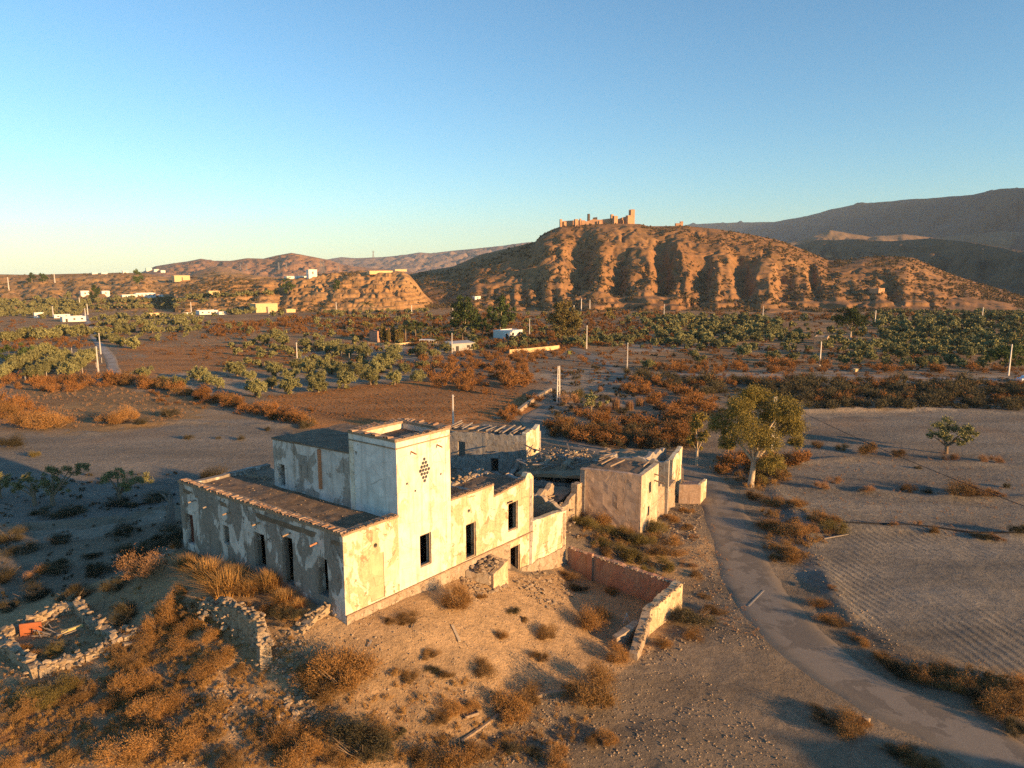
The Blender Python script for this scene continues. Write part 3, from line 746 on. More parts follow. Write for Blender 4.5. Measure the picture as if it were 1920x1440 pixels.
O = np.array([-10.03, 40.0, 0.0]); E40 = az2(40); L54 = az2(-54); N40 = az2(130); NL = az2(-144)
def fp(s, n=0.0, z=0.0): p = O + E40*s + N40*n; return np.array([p[0], p[1], z])
def lp(s, n=0.0, z=0.0): p = O + L54*s + NL*n; return np.array([p[0], p[1], z])
house = empty('ruined_farmhouse', (O[0], O[1], 4.5))
tag(house, 'large abandoned farmhouse with a square white tower and flaking sunlit plaster', 'farmhouse')
gb = lambda P, e: (lambda s: Hs(P[0]+e[0]*s, P[1]+e[1]*s) - 0.9)
gf = gb(O, E40)
def frame(parent, P, az, side, s0, s1, z0, z1, mat, depth=0.12, w=0.09, sill=True):
    """timber lining of an opening"""
    mb = MB(); e = az2(az); n = az2(az+90*side)
    def bar(sa, sb, za, zb_):
        vs = []
        for d in (-0.10, -0.10-depth):
            for (s, z) in ((sa,za),(sb,za),(sb,zb_),(sa,zb_)):
                p = np.array(P)+e*s+n*d; vs.append((p[0], p[1], z))
        mb.add(vs, [(0,1,2,3),(7,6,5,4),(0,4,5,1),(1,5,6,2),(2,6,7,3),(3,7,4,0)])
    bar(s0+.004, s0+w, z0+.004, z1-.004); bar(s1-w, s1-.004, z0+.004, z1-.004); bar(s0+w, s1-w, z1-w, z1-.004)
    if sill: bar(s0+w, s1-w, z0+.004, z0+w*.8)
    return mb.build('frame', mat, parent)
def round_vent(parent, P, az, side, s, z, half, r, mat, depth=0.25, back=True):
    """square plate with a round hole through it, set in a square opening"""
    e = az2(az); n = az2(az+90*side); K = 12; mb = MB(); vs = []
    def pt(a, b, d): p = np.array(P)+e*(s+a)+n*d; return (p[0], p[1], z+b)
    for k in range(K):
        t = 2*math.pi*(k+.5)/K; c, d = math.cos(t), math.sin(t); m = half/max(abs(c), abs(d))
        vs += [pt(c*m, d*m, -.006), pt(c*r, d*r, -.012), pt(c*r*.92, d*r*.92, -depth)]
    fs = []
    for k in range(K):
        a, b = 3*k, 3*((k+1) % K); fs += [(a, b, b+1, a+1), (a+1, b+1, b+2, a+2)]
    mb.add(vs, fs)
    return mb.build('round_vent', mat, parent)
def spout(parent, P, n, z, mat, length=0.62, r=0.07, dip=0.06):
    mb = MB(); a = np.array([P[0], P[1], z]); b = a + np.array(n)*length; b[2] -= dip
    a = a - np.array(n)*0.15
    return mb.tube([a, b], [r, r*.9], 7).build('spout', mat, parent)

# sunlit front, one stretch of wall after another
w1 = wall('front_wall', O, 40, 4.28, 0.55, gf, 10.12, M_front, house, [(1.9,3.04,5.15,8.15),(2.22,2.62,8.55,8.95)])
tag(w1, 'yellowed front wall with a walled up doorway')
wall('blocked_doorway', fp(1.9, -0.06), 40, 1.14, 0.3, 5.15, 8.15, m_plaster('plaster_block', (.56,.42,.25),(.52,.39,.23),(.46,.33,.2),.5,.7,.25,.3,.5,4.4), w1)
round_vent(w1, O, 40, 1, 2.42, 8.75, .2, .15, M_front)
M_shaft = M_tower
tw = wall('tower_front', fp(4.28), 40, 4.76, 0.5, lambda s: gf(s+4.28), 15.0, M_tower, house,
          [(1.83,2.87,6.0,8.25),(1.86,2.9,11.55,13.75),(0.72,0.96,11.95,12.19),(1.42,1.66,11.3,11.54),(3.75,3.99,11.9,12.14)], bump=0.015)
frame(tw, fp(4.28), 40, 1, 1.83, 2.87, 6.0, 8.25, M_wood)
for s, z in ((.84,12.07),(1.54,11.42),(3.87,12.02)): round_vent(tw, fp(4.28), 40, 1, s, z, .12, .085, M_tower)
def lattice(parent, P, az, side, s0, s1, z0, z1, mat, N=4, r=0.118):
    """rhombus of sixteen round pipe ends in a plaster panel"""
    e = az2(az); n = az2(az+90*side); mb = MB(); cs, cz = (s0+s1)/2, (z0+z1)/2; hs, hz_ = (s1-s0)/2-.02, (z1-z0)/2-.12
    def pt(a, b, d): p = np.array(P)+e*a+n*d; return (p[0], p[1], b)
    def rh(a, b): return cs + (a-b)/N*hs, cz + (a+b-N)/N*hz_
    K = 16
    for i in range(N):
        for j in range(N):
            cor = [rh(i,j), rh(i+1,j), rh(i+1,j+1), rh(i,j+1)]; c0 = rh(i+.5, j+.5); vs = []
            for k in range(K):
                q = k/K*4; m = int(q); f = q-m; a, b = cor[m], cor[(m+1) % 4]
                x, z = a[0]*(1-f)+b[0]*f, a[1]*(1-f)+b[1]*f; t = math.atan2(z-c0[1], x-c0[0])
                vs += [pt(x, z, -.008), pt(c0[0]+math.cos(t)*r, c0[1]+math.sin(t)*r, .012), pt(c0[0]+math.cos(t)*r, c0[1]+math.sin(t)*r, -.35)]
            fs = []
            for k in range(K):
                a, b = 3*k, 3*((k+1) % K); fs += [(a, b, b+1, a+1), (a+1, b+1, b+2, a+2)]
            mb.add(vs, fs)
    L_, Rr, B, T = rh(0,N), rh(N,0), rh(0,0), rh(N,N)
    for tri in ((B, (s0,z0), (s0,cz), L_), (B, Rr, (s1,cz), (s1,z0)), (T, L_, (s0,cz), (s0,z1)), (T, (s1,z1), (s1,cz), Rr)):
        mb.add([pt(a, b, -.008) for a, b in tri], [(0,1,2,3)])
    for a, b in (((s0,z0),(s1,z0)),): mb.add([pt(s0,z0,-.008), pt(s1,z0,-.008), pt(B[0],B[1],-.008)], [(0,1,2)])
    mb.add([pt(s0,z1,-.008), pt(s1,z1,-.008), pt(T[0],T[1],-.008)], [(0,1,2)])
    return tag(mb.build('vent_lattice', mat, parent), 'rhombus of sixteen round holes high on the tower')
lattice(tw, fp(4.28), 40, 1, 1.86, 2.9, 11.55, 13.75, M_tower)
for s in (1.25, 3.55): spout(tw, fp(4.28+s), N40, 14.15, M_clay, .5, .055, .12)
T0 = fp(4.28); T1 = fp(9.04)
tl = wall('tower_side', T0 - N40*0.0, -54, 4.4, 0.45, 9.3, 15.0, m_plaster('plaster_tower_side', (.74,.71,.65), (.60,.57,.51), (.42,.38,.33), .66, .5, .24, .6, .35, 8.1), house, [(3.6,3.9,13.55,13.85)], side=-1, bump=.01)
round_vent(tl, T0, -54, -1, 3.75, 13.7, .15, .1, M_upper)
wall('tower_side', T1, -54, 4.4, 0.45, 7.0, 15.0, M_tower, house, side=1, bump=.01)
wall('tower_back', T0 + L54*4.4, 40, 4.76, 0.45, 9.3, 15.0, M_tower, house, side=-1, bump=.01)
c4 = [T0, T1, T1+L54*4.4, T0+L54*4.4]
slab('tower_roof', [T0-N40*.1+L54*.3, T1-N40*.1+L54*.3, T1+L54*4.2, T0+L54*4.2], 14.55, 0.3, M_roof, house, 10)
pb = empty('tower_parapet', (0, 0, 0)); pb.parent = house; pb.location = (0, 0, 10.4)
def capline(parent, P, az, length, z, side, thick, proud=0.07, h=0.14, zf=None, mat=None, seed=5):
    return wall('coping', np.array(P)+az2(az+90*side)*proud, az, length, thick+2*proud, (lambda s: (zf(s) if zf else z)-.03), ragged((lambda s: (zf(s) if zf else z)+h), .05, seed, 2.0), mat or M_cap, parent, side=side, res=.3, bump=.05, seed=seed)
for (P, a, l, sd, k) in ((T0, 40, 4.76, 1, 1), (T0, -54, 4.4, -1, 2), (T1, -54, 4.4, 1, 3), (T0+L54*4.4, 40, 4.76, -1, 4)):
    capline(pb, P, a, l, 14.99, sd, .45 if a < 0 else .5, seed=k)
    tile_row(pb, P, a, l, 15.12, sd, inset=.12, skip=.45)
for (P, a, l, sd) in ((T0, 40, 4.76, 1), (T0, -54, 4.4, -1)):   # string course under the parapet
    wall('string_course', np.array(P)+az2(a+90*sd)*.055, a, l, .05, 14.5, 14.58, M_cap, house, side=sd, bump=.02, res=.25)
w2_ = wall('front_wall', fp(9.04), 40, 4.46, 0.5, lambda s: gf(s+9.04), 9.95, M_front, house, [(1.46,2.51,5.1,7.72),(1.62,1.98,8.5,8.86)], seed=5)
frame(w2_, fp(9.04), 40, 1, 1.46, 2.51, 5.1, 7.72, M_wood); round_vent(w2_, fp(9.04), 40, 1, 1.8, 8.68, .18, .13, M_front)
z3 = ragged(lambda s: 9.05 + .1*s + (0.75*max(0, 1-abs(s-4.15)/.45)), .06, 6)
w3_ = wall('front_wall', fp(13.5), 40, 4.72, 0.5, lambda s: gf(s+13.5), z3, M_front, house, [(1.66,2.8,5.8,8.05),(1.9,3.08,2.0,4.42),(1.5,2.2,8.05,8.22)], seed=6, res=.35)
frame(w3_, fp(13.5), 40, 1, 1.66, 2.8, 5.8, 8.05, M_wood); frame(w3_, fp(13.5), 40, 1, 1.9, 3.08, 2.0, 4.42, M_wood, sill=False)
z4 = ragged(lambda s: 5.85-.08*s, .12, 8)
w4_ = wall('front_wall', fp(18.22), 40, 4.5, 0.5, lambda s: gf(s+18.22), z4, M_front, house, [(.45,3.9,2.75,4.05)], seed=7, res=.3)
wall('sunk_panel', fp(18.22+.45, -.06), 40, 3.45, .3, 2.75, 4.05, M_front, w4_, seed=9)
# plinth: rough masonry below the floor ledge
def plz(s): return 5.02
wall('plinth', fp(0, .09), 40, 15.3, .085, gf, lambda s: 4.96, M_rough, house, res=.3, bump=.03, seed=12)
wall('plinth', fp(16.65, .09), 40, 6.0, .085, lambda s: gf(s+16.65), ragged(2.35, .25, 13), M_rough, house, res=.3, bump=.06, seed=14)
wall('floor_ledge', fp(0, .14), 40, 18.1, .135, 4.965, 5.05, M_cap, house, res=.3, bump=.03, seed=15)
for (s, l, zf, k) in ((0, 4.28, lambda s: 10.11, 21), (9.04, 4.46, lambda s: 9.94, 22), (13.5, 3.6, lambda s: 9.05+.1*s, 23)):
    pr = empty('eave', (0,0,5.4)); pr.parent = house
    capline(pr, fp(s), 40, l, 0, 1, .5, zf=zf, seed=k, h=.13)
    tile_row(pr, fp(s), 40, l, 0, 1, zf=lambda q, zf=zf: zf(q)+.12, inset=.1)
# shaded west front
gl = gb(O, L54)
lh = [(1.5,2.45,5.75,8.25),(4.85,6.0,5.55,8.8),(7.8,9.0,5.9,8.35),(11.9,12.65,6.65,8.0),(16.5,17.5,5.5,7.85)]
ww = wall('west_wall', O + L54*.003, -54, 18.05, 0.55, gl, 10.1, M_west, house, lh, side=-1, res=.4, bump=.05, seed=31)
tag(ww, 'grey shaded side wall with peeling white patches and open doorways')
for h in lh[1:4]: frame(ww, O, -54, -1, *h, M_greywood, sill=(h[2] > 6.4))
mb = MB(); a = lp(16.55, -.3); b = lp(17.45, -.3)
wall('door', lp(16.95, -.32), -54, .5, .06, 5.5, 7.75, M_reddoor, ww, side=-1, bump=0, res=.6)
pr = empty('eave', (0,0,5.4)); pr.parent = house
capline(pr, O, -54, 18.05, 10.09, -1, .55, proud=.08, h=.17, seed=33); tile_row(pr, O, -54, 18.05, 10.24, -1, inset=.12)
for s, m in ((15.9,M_greywood),(14.0,M_greywood),(11.6,M_wood),(8.2,M_wood),(5.0,M_wood),(2.35,M_clay)): spout(ww, lp(s), NL, 9.15, m, .6, .06)
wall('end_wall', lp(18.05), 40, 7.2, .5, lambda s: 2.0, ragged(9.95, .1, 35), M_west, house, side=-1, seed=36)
BE = T0 + L54*12.9
wall('back_wall', lp(18.05)+E40*7.2, 126, 5.6, .5, 2.0, ragged(9.7, .15, 37), M_greyr, house, side=-1)
slab('terrace_roof', [lp(.3), lp(17.9), lp(17.9)+E40*4.4, fp(4.4)+L54*.3], 9.72, .35, M_roof, house, 26, .10)
slab('terrace_roof', [lp(13.0)+E40*4.4, lp(17.9)+E40*4.4, lp(17.9)+E40*7.1, lp(13.0)+E40*7.1], 9.70, .35, M_dirt, house, 12, .12)
# upper storey block behind the terrace
ub = wall('upper_wall', T0 + L54*4.4 - az2(-144)*.12, -54, 8.5, .45, 9.4, ragged(lambda s: 13.55-.03*s, .05, 40), M_upper, house, [(7.25,8.0,9.85,11.5)], side=-1, res=.35, bump=.03, seed=41)
wall('pilaster', T0 + L54*7.45 - az2(-144)*(.12-.16), -54, .2, .158, 10.5, 13.35, M_clay, ub, side=-1, res=.4)
wall('pilaster', T0 + L54*10.45 - az2(-144)*(.12-.06), -54, .22, .058, 9.8, 13.3, M_upper, ub, side=-1, res=.4)
wall('blocked_window', T0 + L54*9.0 - az2(-144)*(.12-.03), -54, .95, .028, 11.0, 12.6, M_greyr, ub, side=-1, res=.3)
wall('upper_end_wall', T0 + L54*12.9 - az2(-144)*.12, 40, 6.6, .45, 4.0, 13.2, M_upper, house, side=-1, seed=44)
wall('upper_back_wall', T0 + L54*4.4 + E40*6.6, -54, 8.5, .45, 4.0, 13.2, M_upper, house, side=1, seed=45)
wall('upper_end_wall', T1 + L54*4.4, 40, 1.9, .45, 4.0, 13.3, M_upper, house, side=1, seed=46)
slab('upper_roof', [T0+L54*4.42-NL*.05, T0+L54*12.95-NL*.05, T0+L54*12.95+E40*6.7, T0+L54*4.42+E40*6.7], [13.62,13.38,13.3,13.45], .12, M_roof, house, 22, .10)
for k in range(16):
    mb = MB(); p = T0+L54*R.uniform(5,9.5)+E40*R.uniform(2.5,6.0); a = R.uniform(0,6.28); q = R.uniform(.4,1.0)
    mb.beam((p[0],p[1],13.36+R.uniform(0,.05)), (p[0]+math.cos(a)*q, p[1]+math.sin(a)*q, 13.38), .1, .05, .01); mb.build('roof_batten', M_greywood, house)
# rooms behind the front, right of the tower
IN = lambda s, d, z=0.0: fp(s, -d, z)
wall('room_back_wall', IN(9.04, 5.2), 40, 4.46, .4, 4.0, ragged(9.7, .25, 50), M_greyr, house, side=-1)
wall('room_wall', IN(13.4, .45), -54, 4.7, .4, 4.0, ragged(9.3, .25, 51), M_greyr, house, side=1)
slab('room_floor', [IN(9.2,.4), IN(13.4,.4), IN(13.4,5.2), IN(9.2,5.2)], 8.4, .3, M_dirt, house, 10, .3)
slab('room_roof', [IN(13.6,.4), IN(17.9,.4), IN(17.9,4.2), IN(13.6,4.6)], [8.85,9.1,9.05,8.8], .25, M_roof, house, 12, .12)
wall('room_end_wall', IN(18.2, 0), -54, 5.2, .45, 0, ragged(lambda s: 9.4-.12*s, .3, 52), M_greyr, house, side=1, res=.3)
wall('room_back_wall', IN(13.5, 5.0), 40, 4.7, .4, 3.0, ragged(8.9, .35, 53), M_greyr, house, side=-1)
wall('return_wall', fp(22.72), -54, 6.0, .45, lambda s: 0.0-.5, ragged(lambda s: 5.4+.35*s, .45, 54, 1.8), M_rough, house, side=1, res=.25, bump=.08)
wall('room_back_wall', IN(18.3, 6.0), 40, 4.4, .4, 0, ragged(5.8, .5, 55), M_greyr, house, [(1.2,2.2,4.1,5.2)], side=-1, res=.3)
slab('room_floor', [IN(18.3,.4), IN(22.4,.4), IN(22.4,6), IN(18.3,6)], [3.4,3.0,3.8,4.2], .3, M_dirt, house, 10, .5)
slab('ground_floor', [IN(.3,.4), IN(18,.4), IN(18,8), IN(.3,8)], 5.0, .2, M_dirt, house, 4, .02)
for k in range(22):
    mb = MB(); p = IN(R.uniform(18.6,22.2), R.uniform(1,5.6)); a = R.uniform(0,6.28); q = R.uniform(.6,1.6)
    mb.beam((p[0],p[1],4.1+R.uniform(0,.5)), (p[0]+math.cos(a)*q, p[1]+math.sin(a)*q, 4.4+R.uniform(-.3,.5)), .12, .09, .01); mb.build('fallen_beam', M_greywood, house)
for k in range(26):   # broken bricks lying on the terrace
    p = lp(R.uniform(14.0,16.5), R.uniform(-5.2,-4.2)); stone('brick_rubble', (p[0],p[1],9.86), .28, house)
for k in range(90):
    p = lp(R.uniform(.5,17.5), R.uniform(-4.1,-.6)); stone('roof_stone', (p[0],p[1],9.76), .10, house)
for k in range(70):
    p = IN(R.uniform(9.3,18), R.uniform(4.2,5.4)); stone('fallen_stone', (p[0],p[1],8.9+R.uniform(-.1,.4)), .28, house)

M_unlit = m_plain('unlit_room', (.045,.038,.032), .95, .3, 2, .3)  # near-black colour puts the darkness of unlit rooms into the added inner walls
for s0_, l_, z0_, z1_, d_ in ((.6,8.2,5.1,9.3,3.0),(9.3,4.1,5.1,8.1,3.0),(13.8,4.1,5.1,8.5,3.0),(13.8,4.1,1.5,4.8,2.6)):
    wall('inner_wall', IN(s0_, d_), 40, l_, .2, z0_, z1_, M_unlit, house, res=1.0, bump=.01)
    slab('inner_floor', [IN(s0_, .55), IN(s0_+l_, .55), IN(s0_+l_, d_), IN(s0_, d_)], z0_, .1, M_unlit, house, 3, .01)
for s_ in (4.6, 8.7, 9.5, 13.2, 13.9, 17.7): wall('inner_wall', IN(s_, .55), -54, 2.5, .15, 5.15, 8.0, M_unlit, house, res=1.0, bump=.01)
for s_ in (14.9, 17.2): wall('inner_wall', IN(s_, .55), -54, 2.1, .15, 1.6, 4.7, M_unlit, house, res=1.0, bump=.01)

# stair block against the front
sb = empty('stair_block', tuple(fp(12.2, 1.0, 3.4))); tag(sb, 'broken masonry stair block standing against the sunlit front wall', 'stair')
M_sb = m_plaster('plaster_stair', (.60,.46,.28), (.52,.38,.23), (.42,.29,.17), .5, .9, .35, .4, .9, 1.9)
wall('side_wall', fp(13.0, 1.75), -50, 1.6, .35, 1.8, ragged(4.75, .08, 60), M_sb, sb, side=1, res=.25, bump=.05)
wall('front_face', fp(11.4, 1.8), 40, 1.65, .35, 1.8, ragged(lambda s: 4.25+.3*s, .15, 61), M_sb, sb, side=1, res=.22, bump=.07)
slab('top', [fp(10.3,.15), fp(12.9,.15), fp(12.9,1.6), fp(11.2,1.6)], [4.35,4.6,4.5,4.0], .6, M_rough, sb, 12, .12)
for k in range(150):
    s, n = R.uniform(9.6,12.9), R.uniform(.15,2.1); p = fp(s, n); stone('stone', (p[0],p[1], max(Hs(p[0],p[1]), 4.3+.13*(s-10.5)+R.uniform(0,.15) if s > 10.7 and n < 1.65 else 0)+.05), R.choice((.2,.28,.4)), sb)

# ------------------------------------------------------------------ outbuilding on the right, yard, rear ruins
B0 = np.array([12.3, 65.0, 0.0]); LB = az2(-66); EB = az2(33)
ob = empty('ruined_outbuilding', (B0[0], B0[1], 0.3)); tag(ob, 'flat roofed mud plastered outbuilding with one sunlit end', 'outbuilding')
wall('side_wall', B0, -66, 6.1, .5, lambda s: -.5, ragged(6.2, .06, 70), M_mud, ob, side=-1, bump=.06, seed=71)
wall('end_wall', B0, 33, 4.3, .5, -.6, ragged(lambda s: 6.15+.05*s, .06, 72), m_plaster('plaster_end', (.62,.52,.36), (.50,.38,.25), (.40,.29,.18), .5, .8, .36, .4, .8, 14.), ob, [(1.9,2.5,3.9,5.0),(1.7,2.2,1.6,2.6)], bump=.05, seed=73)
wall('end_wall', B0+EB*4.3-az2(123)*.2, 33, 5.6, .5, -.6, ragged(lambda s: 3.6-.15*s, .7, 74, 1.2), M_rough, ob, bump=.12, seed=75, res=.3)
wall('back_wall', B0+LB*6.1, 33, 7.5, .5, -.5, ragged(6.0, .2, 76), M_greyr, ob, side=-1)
wall('far_wall', B0+EB*7.4, -66, 6.3, .5, -.5, ragged(5.9, .4, 77), M_greyr, ob, side=1, res=.3)
slab('roof', [B0+EB*.2+LB*.3, B0+LB*5.9+EB*.2, B0+LB*5.9+EB*5.2, B0+EB*4.6+LB*.3], [6.1,6.1,6.15,6.2], .3, M_roof, ob, 16, .12)
for s, z in ((.6,6.32),(3.3,6.35),(4.5,6.3),(5.2,6.28)):
    mb = MB(); p = B0+LB*(s+.4)+EB*R.uniform(1,3.5); mb.beam((p[0],p[1],z), tuple(p+EB*R.uniform(1.4,3)+LB*R.uniform(-.5,.5)+np.array([0,0,z+.12])), .14, .12, .01); mb.build('roof_beam', M_wood, ob)
for z in (5.55, 4.9):
    mb = MB(); p = B0+EB*3.2; mb.beam(tuple(p+np.array([0,0,z])), tuple(p+az2(123)*1.1+np.array([0,0,z-.15])), .1, .1); mb.build('timber_end', M_wood, ob)
W1 = np.array([17.6, 75.4, 0]); tall = empty('standing_wall_fragment', (17.6,75.4,.2)); tag(tall, 'tall broken wall fragment standing behind the outbuilding by the road', 'ruin')
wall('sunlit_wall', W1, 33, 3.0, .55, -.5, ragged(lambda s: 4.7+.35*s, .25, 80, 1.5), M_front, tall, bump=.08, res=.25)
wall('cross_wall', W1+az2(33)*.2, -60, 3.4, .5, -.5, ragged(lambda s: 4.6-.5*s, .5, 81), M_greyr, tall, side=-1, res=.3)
mb = MB(); mb.beam((18.6,75.0,.3), (18.9,76.6,3.9), .1, .1); mb.build('leaning_prop', M_wood, tall)
mb = MB(); mb.beam((18.9,75.2,.3), (19.2,77.2,3.4), .08, .08); mb.build('leaning_prop', M_wood, tall)
low = empty('roadside_pen', (18.4,74.0,.1)); tag(low, 'small low plastered pen at the roadside below the wall fragment', 'pen')
wall('pen_wall', (18.2,74.4,0), 98, 2.3, .3, -.4, ragged(2.35, .1, 83), M_mud, low, side=1, bump=.03); wall('pen_end', (20.45,74.1,0), 30, 2.4, .3, -.4, ragged(2.4,.15,84), M_front, low, bump=.03)
slab('pen_roof', [(18.3,74.6),(20.2,74.35),(21.2,76.2),(19.3,76.6)], 2.1, .2, M_mud, low, 6, .05)

yd = empty('walled_yard', (4.66,57.6,.3)); tag(yd, 'open roofless yard with pink inner wall and sunlit end wall', 'yard')
def seg(name, a, b, thick, zt, mat, parent, side, **kw):
    a = np.array([a[0], a[1], 0.]); b = np.array([b[0], b[1], 0.]); d = b-a
    return wall(name, a, math.degrees(math.atan2(d[0], d[1])), float(np.hypot(d[0], d[1])), thick, -.6, zt, mat, parent, side=side, **kw)
yb = seg('back_wall', (4.75,57.3), (12.75,50.7), .5, ragged(lambda s: 2.2-.03*s, .14, 90, 1.6), M_pink, yd, 1, res=.3, bump=.06)
seg('pilaster', (6.25,55.8), (6.6,55.5), .3, 2.35, M_pink, yd, 1, bump=.02)
ye = seg('end_wall', (9.75,46.9), (13.0,50.85), .62, ragged(lambda s: 1.75+.06*s, .2, 91, 2.2), m_plaster('plaster_yard_end', (.58,.45,.28), (.48,.35,.21), (.38,.27,.16), .5, 1.1, .40, .5, 1.1, 16.), yd, 1, res=.3, bump=.07)
seg('low_wall', (8.35,43.6), (9.8,46.9), .6, ragged(lambda s: .35+.35*s, .18, 92, 2.0), M_rough, yd, 1, res=.25, bump=.08)
seg('low_wall', (7.2,45.1), (9.5,46.8), .5, ragged(lambda s: .7+.2*s, .2, 93, 2.0), M_rough, yd, 1, res=.25, bump=.08)
for (a, b, n, zf) in (((4.75,57.3),(12.75,50.7),60,lambda f: 2.2-.3*f),((9.75,46.9),(13.0,50.85),34,lambda f: 1.8+.3*f),((8.35,43.6),(9.8,46.9),30,lambda f: .45+1.1*f)):
    for k in range(n):
        f = R.random(); p = np.array(a)*(1-f)+np.array(b)*f; stone('stone', (p[0]+R.uniform(-.25,.05)+.1, p[1]+R.uniform(-.2,.2), zf(f)+.02), .24, yd)
mb = MB()
for a, b in (((8.1,48.2,.1),(8.35,48.25,.9)),((8.6,48.3,.1),(8.35,48.25,.9)),((8.35,48.6,.1),(8.35,48.25,.9))): mb.tube([a,b],[.025,.025],5)
tag(mb.build('wire_frame', m_plain('pale_metal', (.6,.6,.58), .5, .1, 4, 0)), 'bent pale wire trestle standing in the yard', 'trestle')

rr_ = empty('rear_ruin', (-3.0,83.5,.9)); tag(rr_, 'roofless grey ruin with loose roof timbers behind the tower', 'ruin')
seg('long_wall', (1.7,82.6), (-8.5,86.4), .5, ragged(lambda s: 5.8-.04*s, .22, 101, 2.4, .35), M_greyr, rr_, -1, holes=[(3.6,4.6,.9,2.6),(8.0,9.0,2.4,4.3)], res=.35, bump=.06)
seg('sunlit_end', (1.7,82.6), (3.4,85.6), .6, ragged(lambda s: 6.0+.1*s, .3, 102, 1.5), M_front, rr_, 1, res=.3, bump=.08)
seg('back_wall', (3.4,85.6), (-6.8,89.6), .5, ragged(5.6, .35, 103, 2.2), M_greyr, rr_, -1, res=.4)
seg('cross_wall', (-3.2,84.4), (-1.8,87.6), .4, ragged(5.5, .3, 104), M_greyr, rr_, 1)
for k in range(17):
    f = k/16+R.uniform(-.03,.03); p = np.array([1.5,82.8])*(1-f)+np.array([-8.2,86.2])*f; q = p+np.array([1.6,3.2])*R.uniform(.6,1.05)
    mb = MB(); mb.beam((p[0],p[1],5.95+R.uniform(-.1,.1)), (q[0],q[1],6.0+R.uniform(-.5,.2)), .16, .14, .01); mb.build('roof_timber', R.choice([M_wood,M_greywood]), rr_)
slab('sagging_roof', [(-8.2,86.6),(-3.4,84.8),(-2.2,87.8),(-6.6,89.2)], [5.6,5.7,5.5,5.8], .15, M_dirt, rr_, 10, .2)
# low collapsed range between the rear ruin and the outbuilding
M_paleroof = m_plain('roof_pale', (.27,.195,.125), .97, .4, 1.2, 1.0)  # paler than roof_earth; the sun on these roofs is put into the colour
cr = empty('collapsed_range', (5.0,72.0,1.0)); tag(cr, 'collapsed low range with caved in roofs between the ruin and outbuilding', 'ruin')
seg('wall', (6.3,67.6), (1.8,60.6), .5, ragged(lambda s: 4.3-.25*s, .6, 110, 1.2), M_rough, cr, 1, res=.3, bump=.1)
seg('wall', (6.8,67.6), (9.8,74.0), .5, ragged(4.4, .4, 111), M_greyr, cr, -1, res=.35, bump=.06)
seg('wall', (9.5,74.0), (2.6,79.8), .5, ragged(3.9, .5, 112), M_greyr, cr, 1, res=.35, bump=.06)
seg('wall', (1.8,61.5), (-3.2,66.0), .5, ragged(4.6, .6, 113), M_greyr, cr, -1, res=.35, bump=.08)
seg('wall', (-3.2,66.0), (0.5,78.0), .5, ragged(3.4, .7, 114), M_greyr, cr, -1, res=.35, bump=.08)
seg('wall', (1.5,71.5), (7.6,69.6), .45, ragged(3.7, .6, 115), M_greyr, cr, 1, holes=[(1.2,2.2,1.6,3.0)], res=.35, bump=.08)
slab('caved_roof', [(0.4,72.6),(7.0,69.0),(11.8,75.6),(3.6,81.6)], [4.1,4.9,5.0,4.4], .25, M_paleroof, cr, 24, .28)
slab('caved_roof', [(8.6,76.6),(13.6,74.6),(17.2,79.0),(11.0,81.5)], [4.6,5.1,5.0,4.4], .25, M_paleroof, cr, 18, .4, 9)
seg('wall', (17.2,79.0), (13.4,74.2), .5, ragged(5.2, .5, 116, 2.), M_greyr, cr, 1, res=.3, bump=.08)
seg('pillar', (6.3,66.4), (6.9,67.4), .6, ragged(4.9, .2, 117, 2.), M_rough, cr, 1, res=.25, bump=.08)
slab('caved_roof', [(-2.6,66.6),(1.4,63.0),(6.2,68.4),(1.2,71.0)], [3.4,2.6,3.7,3.2], .2, M_dirt, cr, 16, .6, 8)
for k in range(64):
    if k < 44: p = np.array([R.uniform(1.5,9.5), R.uniform(72,79)]); z = 4.85
    else: p = np.array([R.uniform(-2,5.5), R.uniform(63.5,70)]); z = 3.6
    a = R.uniform(-.5,.5)+math.radians(R.choice([20,110])); q = R.uniform(1.0,3.0)
    mb = MB(); mb.beam((p[0],p[1],z+R.uniform(-.2,.25)), (p[0]+math.cos(a)*q, p[1]+math.sin(a)*q, z+R.uniform(-.35,.35)), .15, .11, .01); mb.build('fallen_beam', R.choice([M_wood,M_greywood,M_greywood]), cr)
for i, (a, b, z, sd) in enumerate((((8.6,69.5),(9.9,72.4),5.0,1),((3.2,73.0),(4.6,76.6),4.9,1),((5.6,72.2),(6.8,75.4),5.2,1),((-1.6,69.0),(-.2,72.0),4.2,1),((2.6,64.6),(4.2,67.8),4.5,1),((-4.5,72),(-3.0,76.5),3.6,1),((-6.5,66),(-4.6,70.5),3.9,1),((10.4,73.6),(11.8,76.6),4.8,1),((0.6,77.2),(4.4,75.6),4.4,-1),((5.0,77.5),(9.5,74.5),5.0,-1),((-6.2,79.5),(-1.0,77.0),2.8,-1))):
    seg('broken_wall', a, b, .45, ragged(z, .5, 300+i, 2.2, .6), M_rough if sd > 0 else M_greyr, cr, sd, res=.25, bump=.12)
pts = []; sz = []
for k in range(1500):
    x, y = R.uniform(-8,10), R.uniform(61,83)
    if x > 6 and y < 68: continue
    pts.append((x, y, max(Hs(x, y)+.1, 2.4 if 64 < y < 72 and -2 < x else 4.5 if 73 < y < 79 and 1.5 < x < 9 else 0)+R.uniform(-.1,1.0)*(1 if 62 < y < 80 else .2))); sz.append(R.uniform(.12,.45))
rubble('fallen_masonry', pts, sz, M_stone, parent=cr)
bl = empty('broken_wall_stub', (6.6,84.8,.8)); tag(bl, 'stub of a sunlit broken wall beside the collapsed roofs', 'ruin')
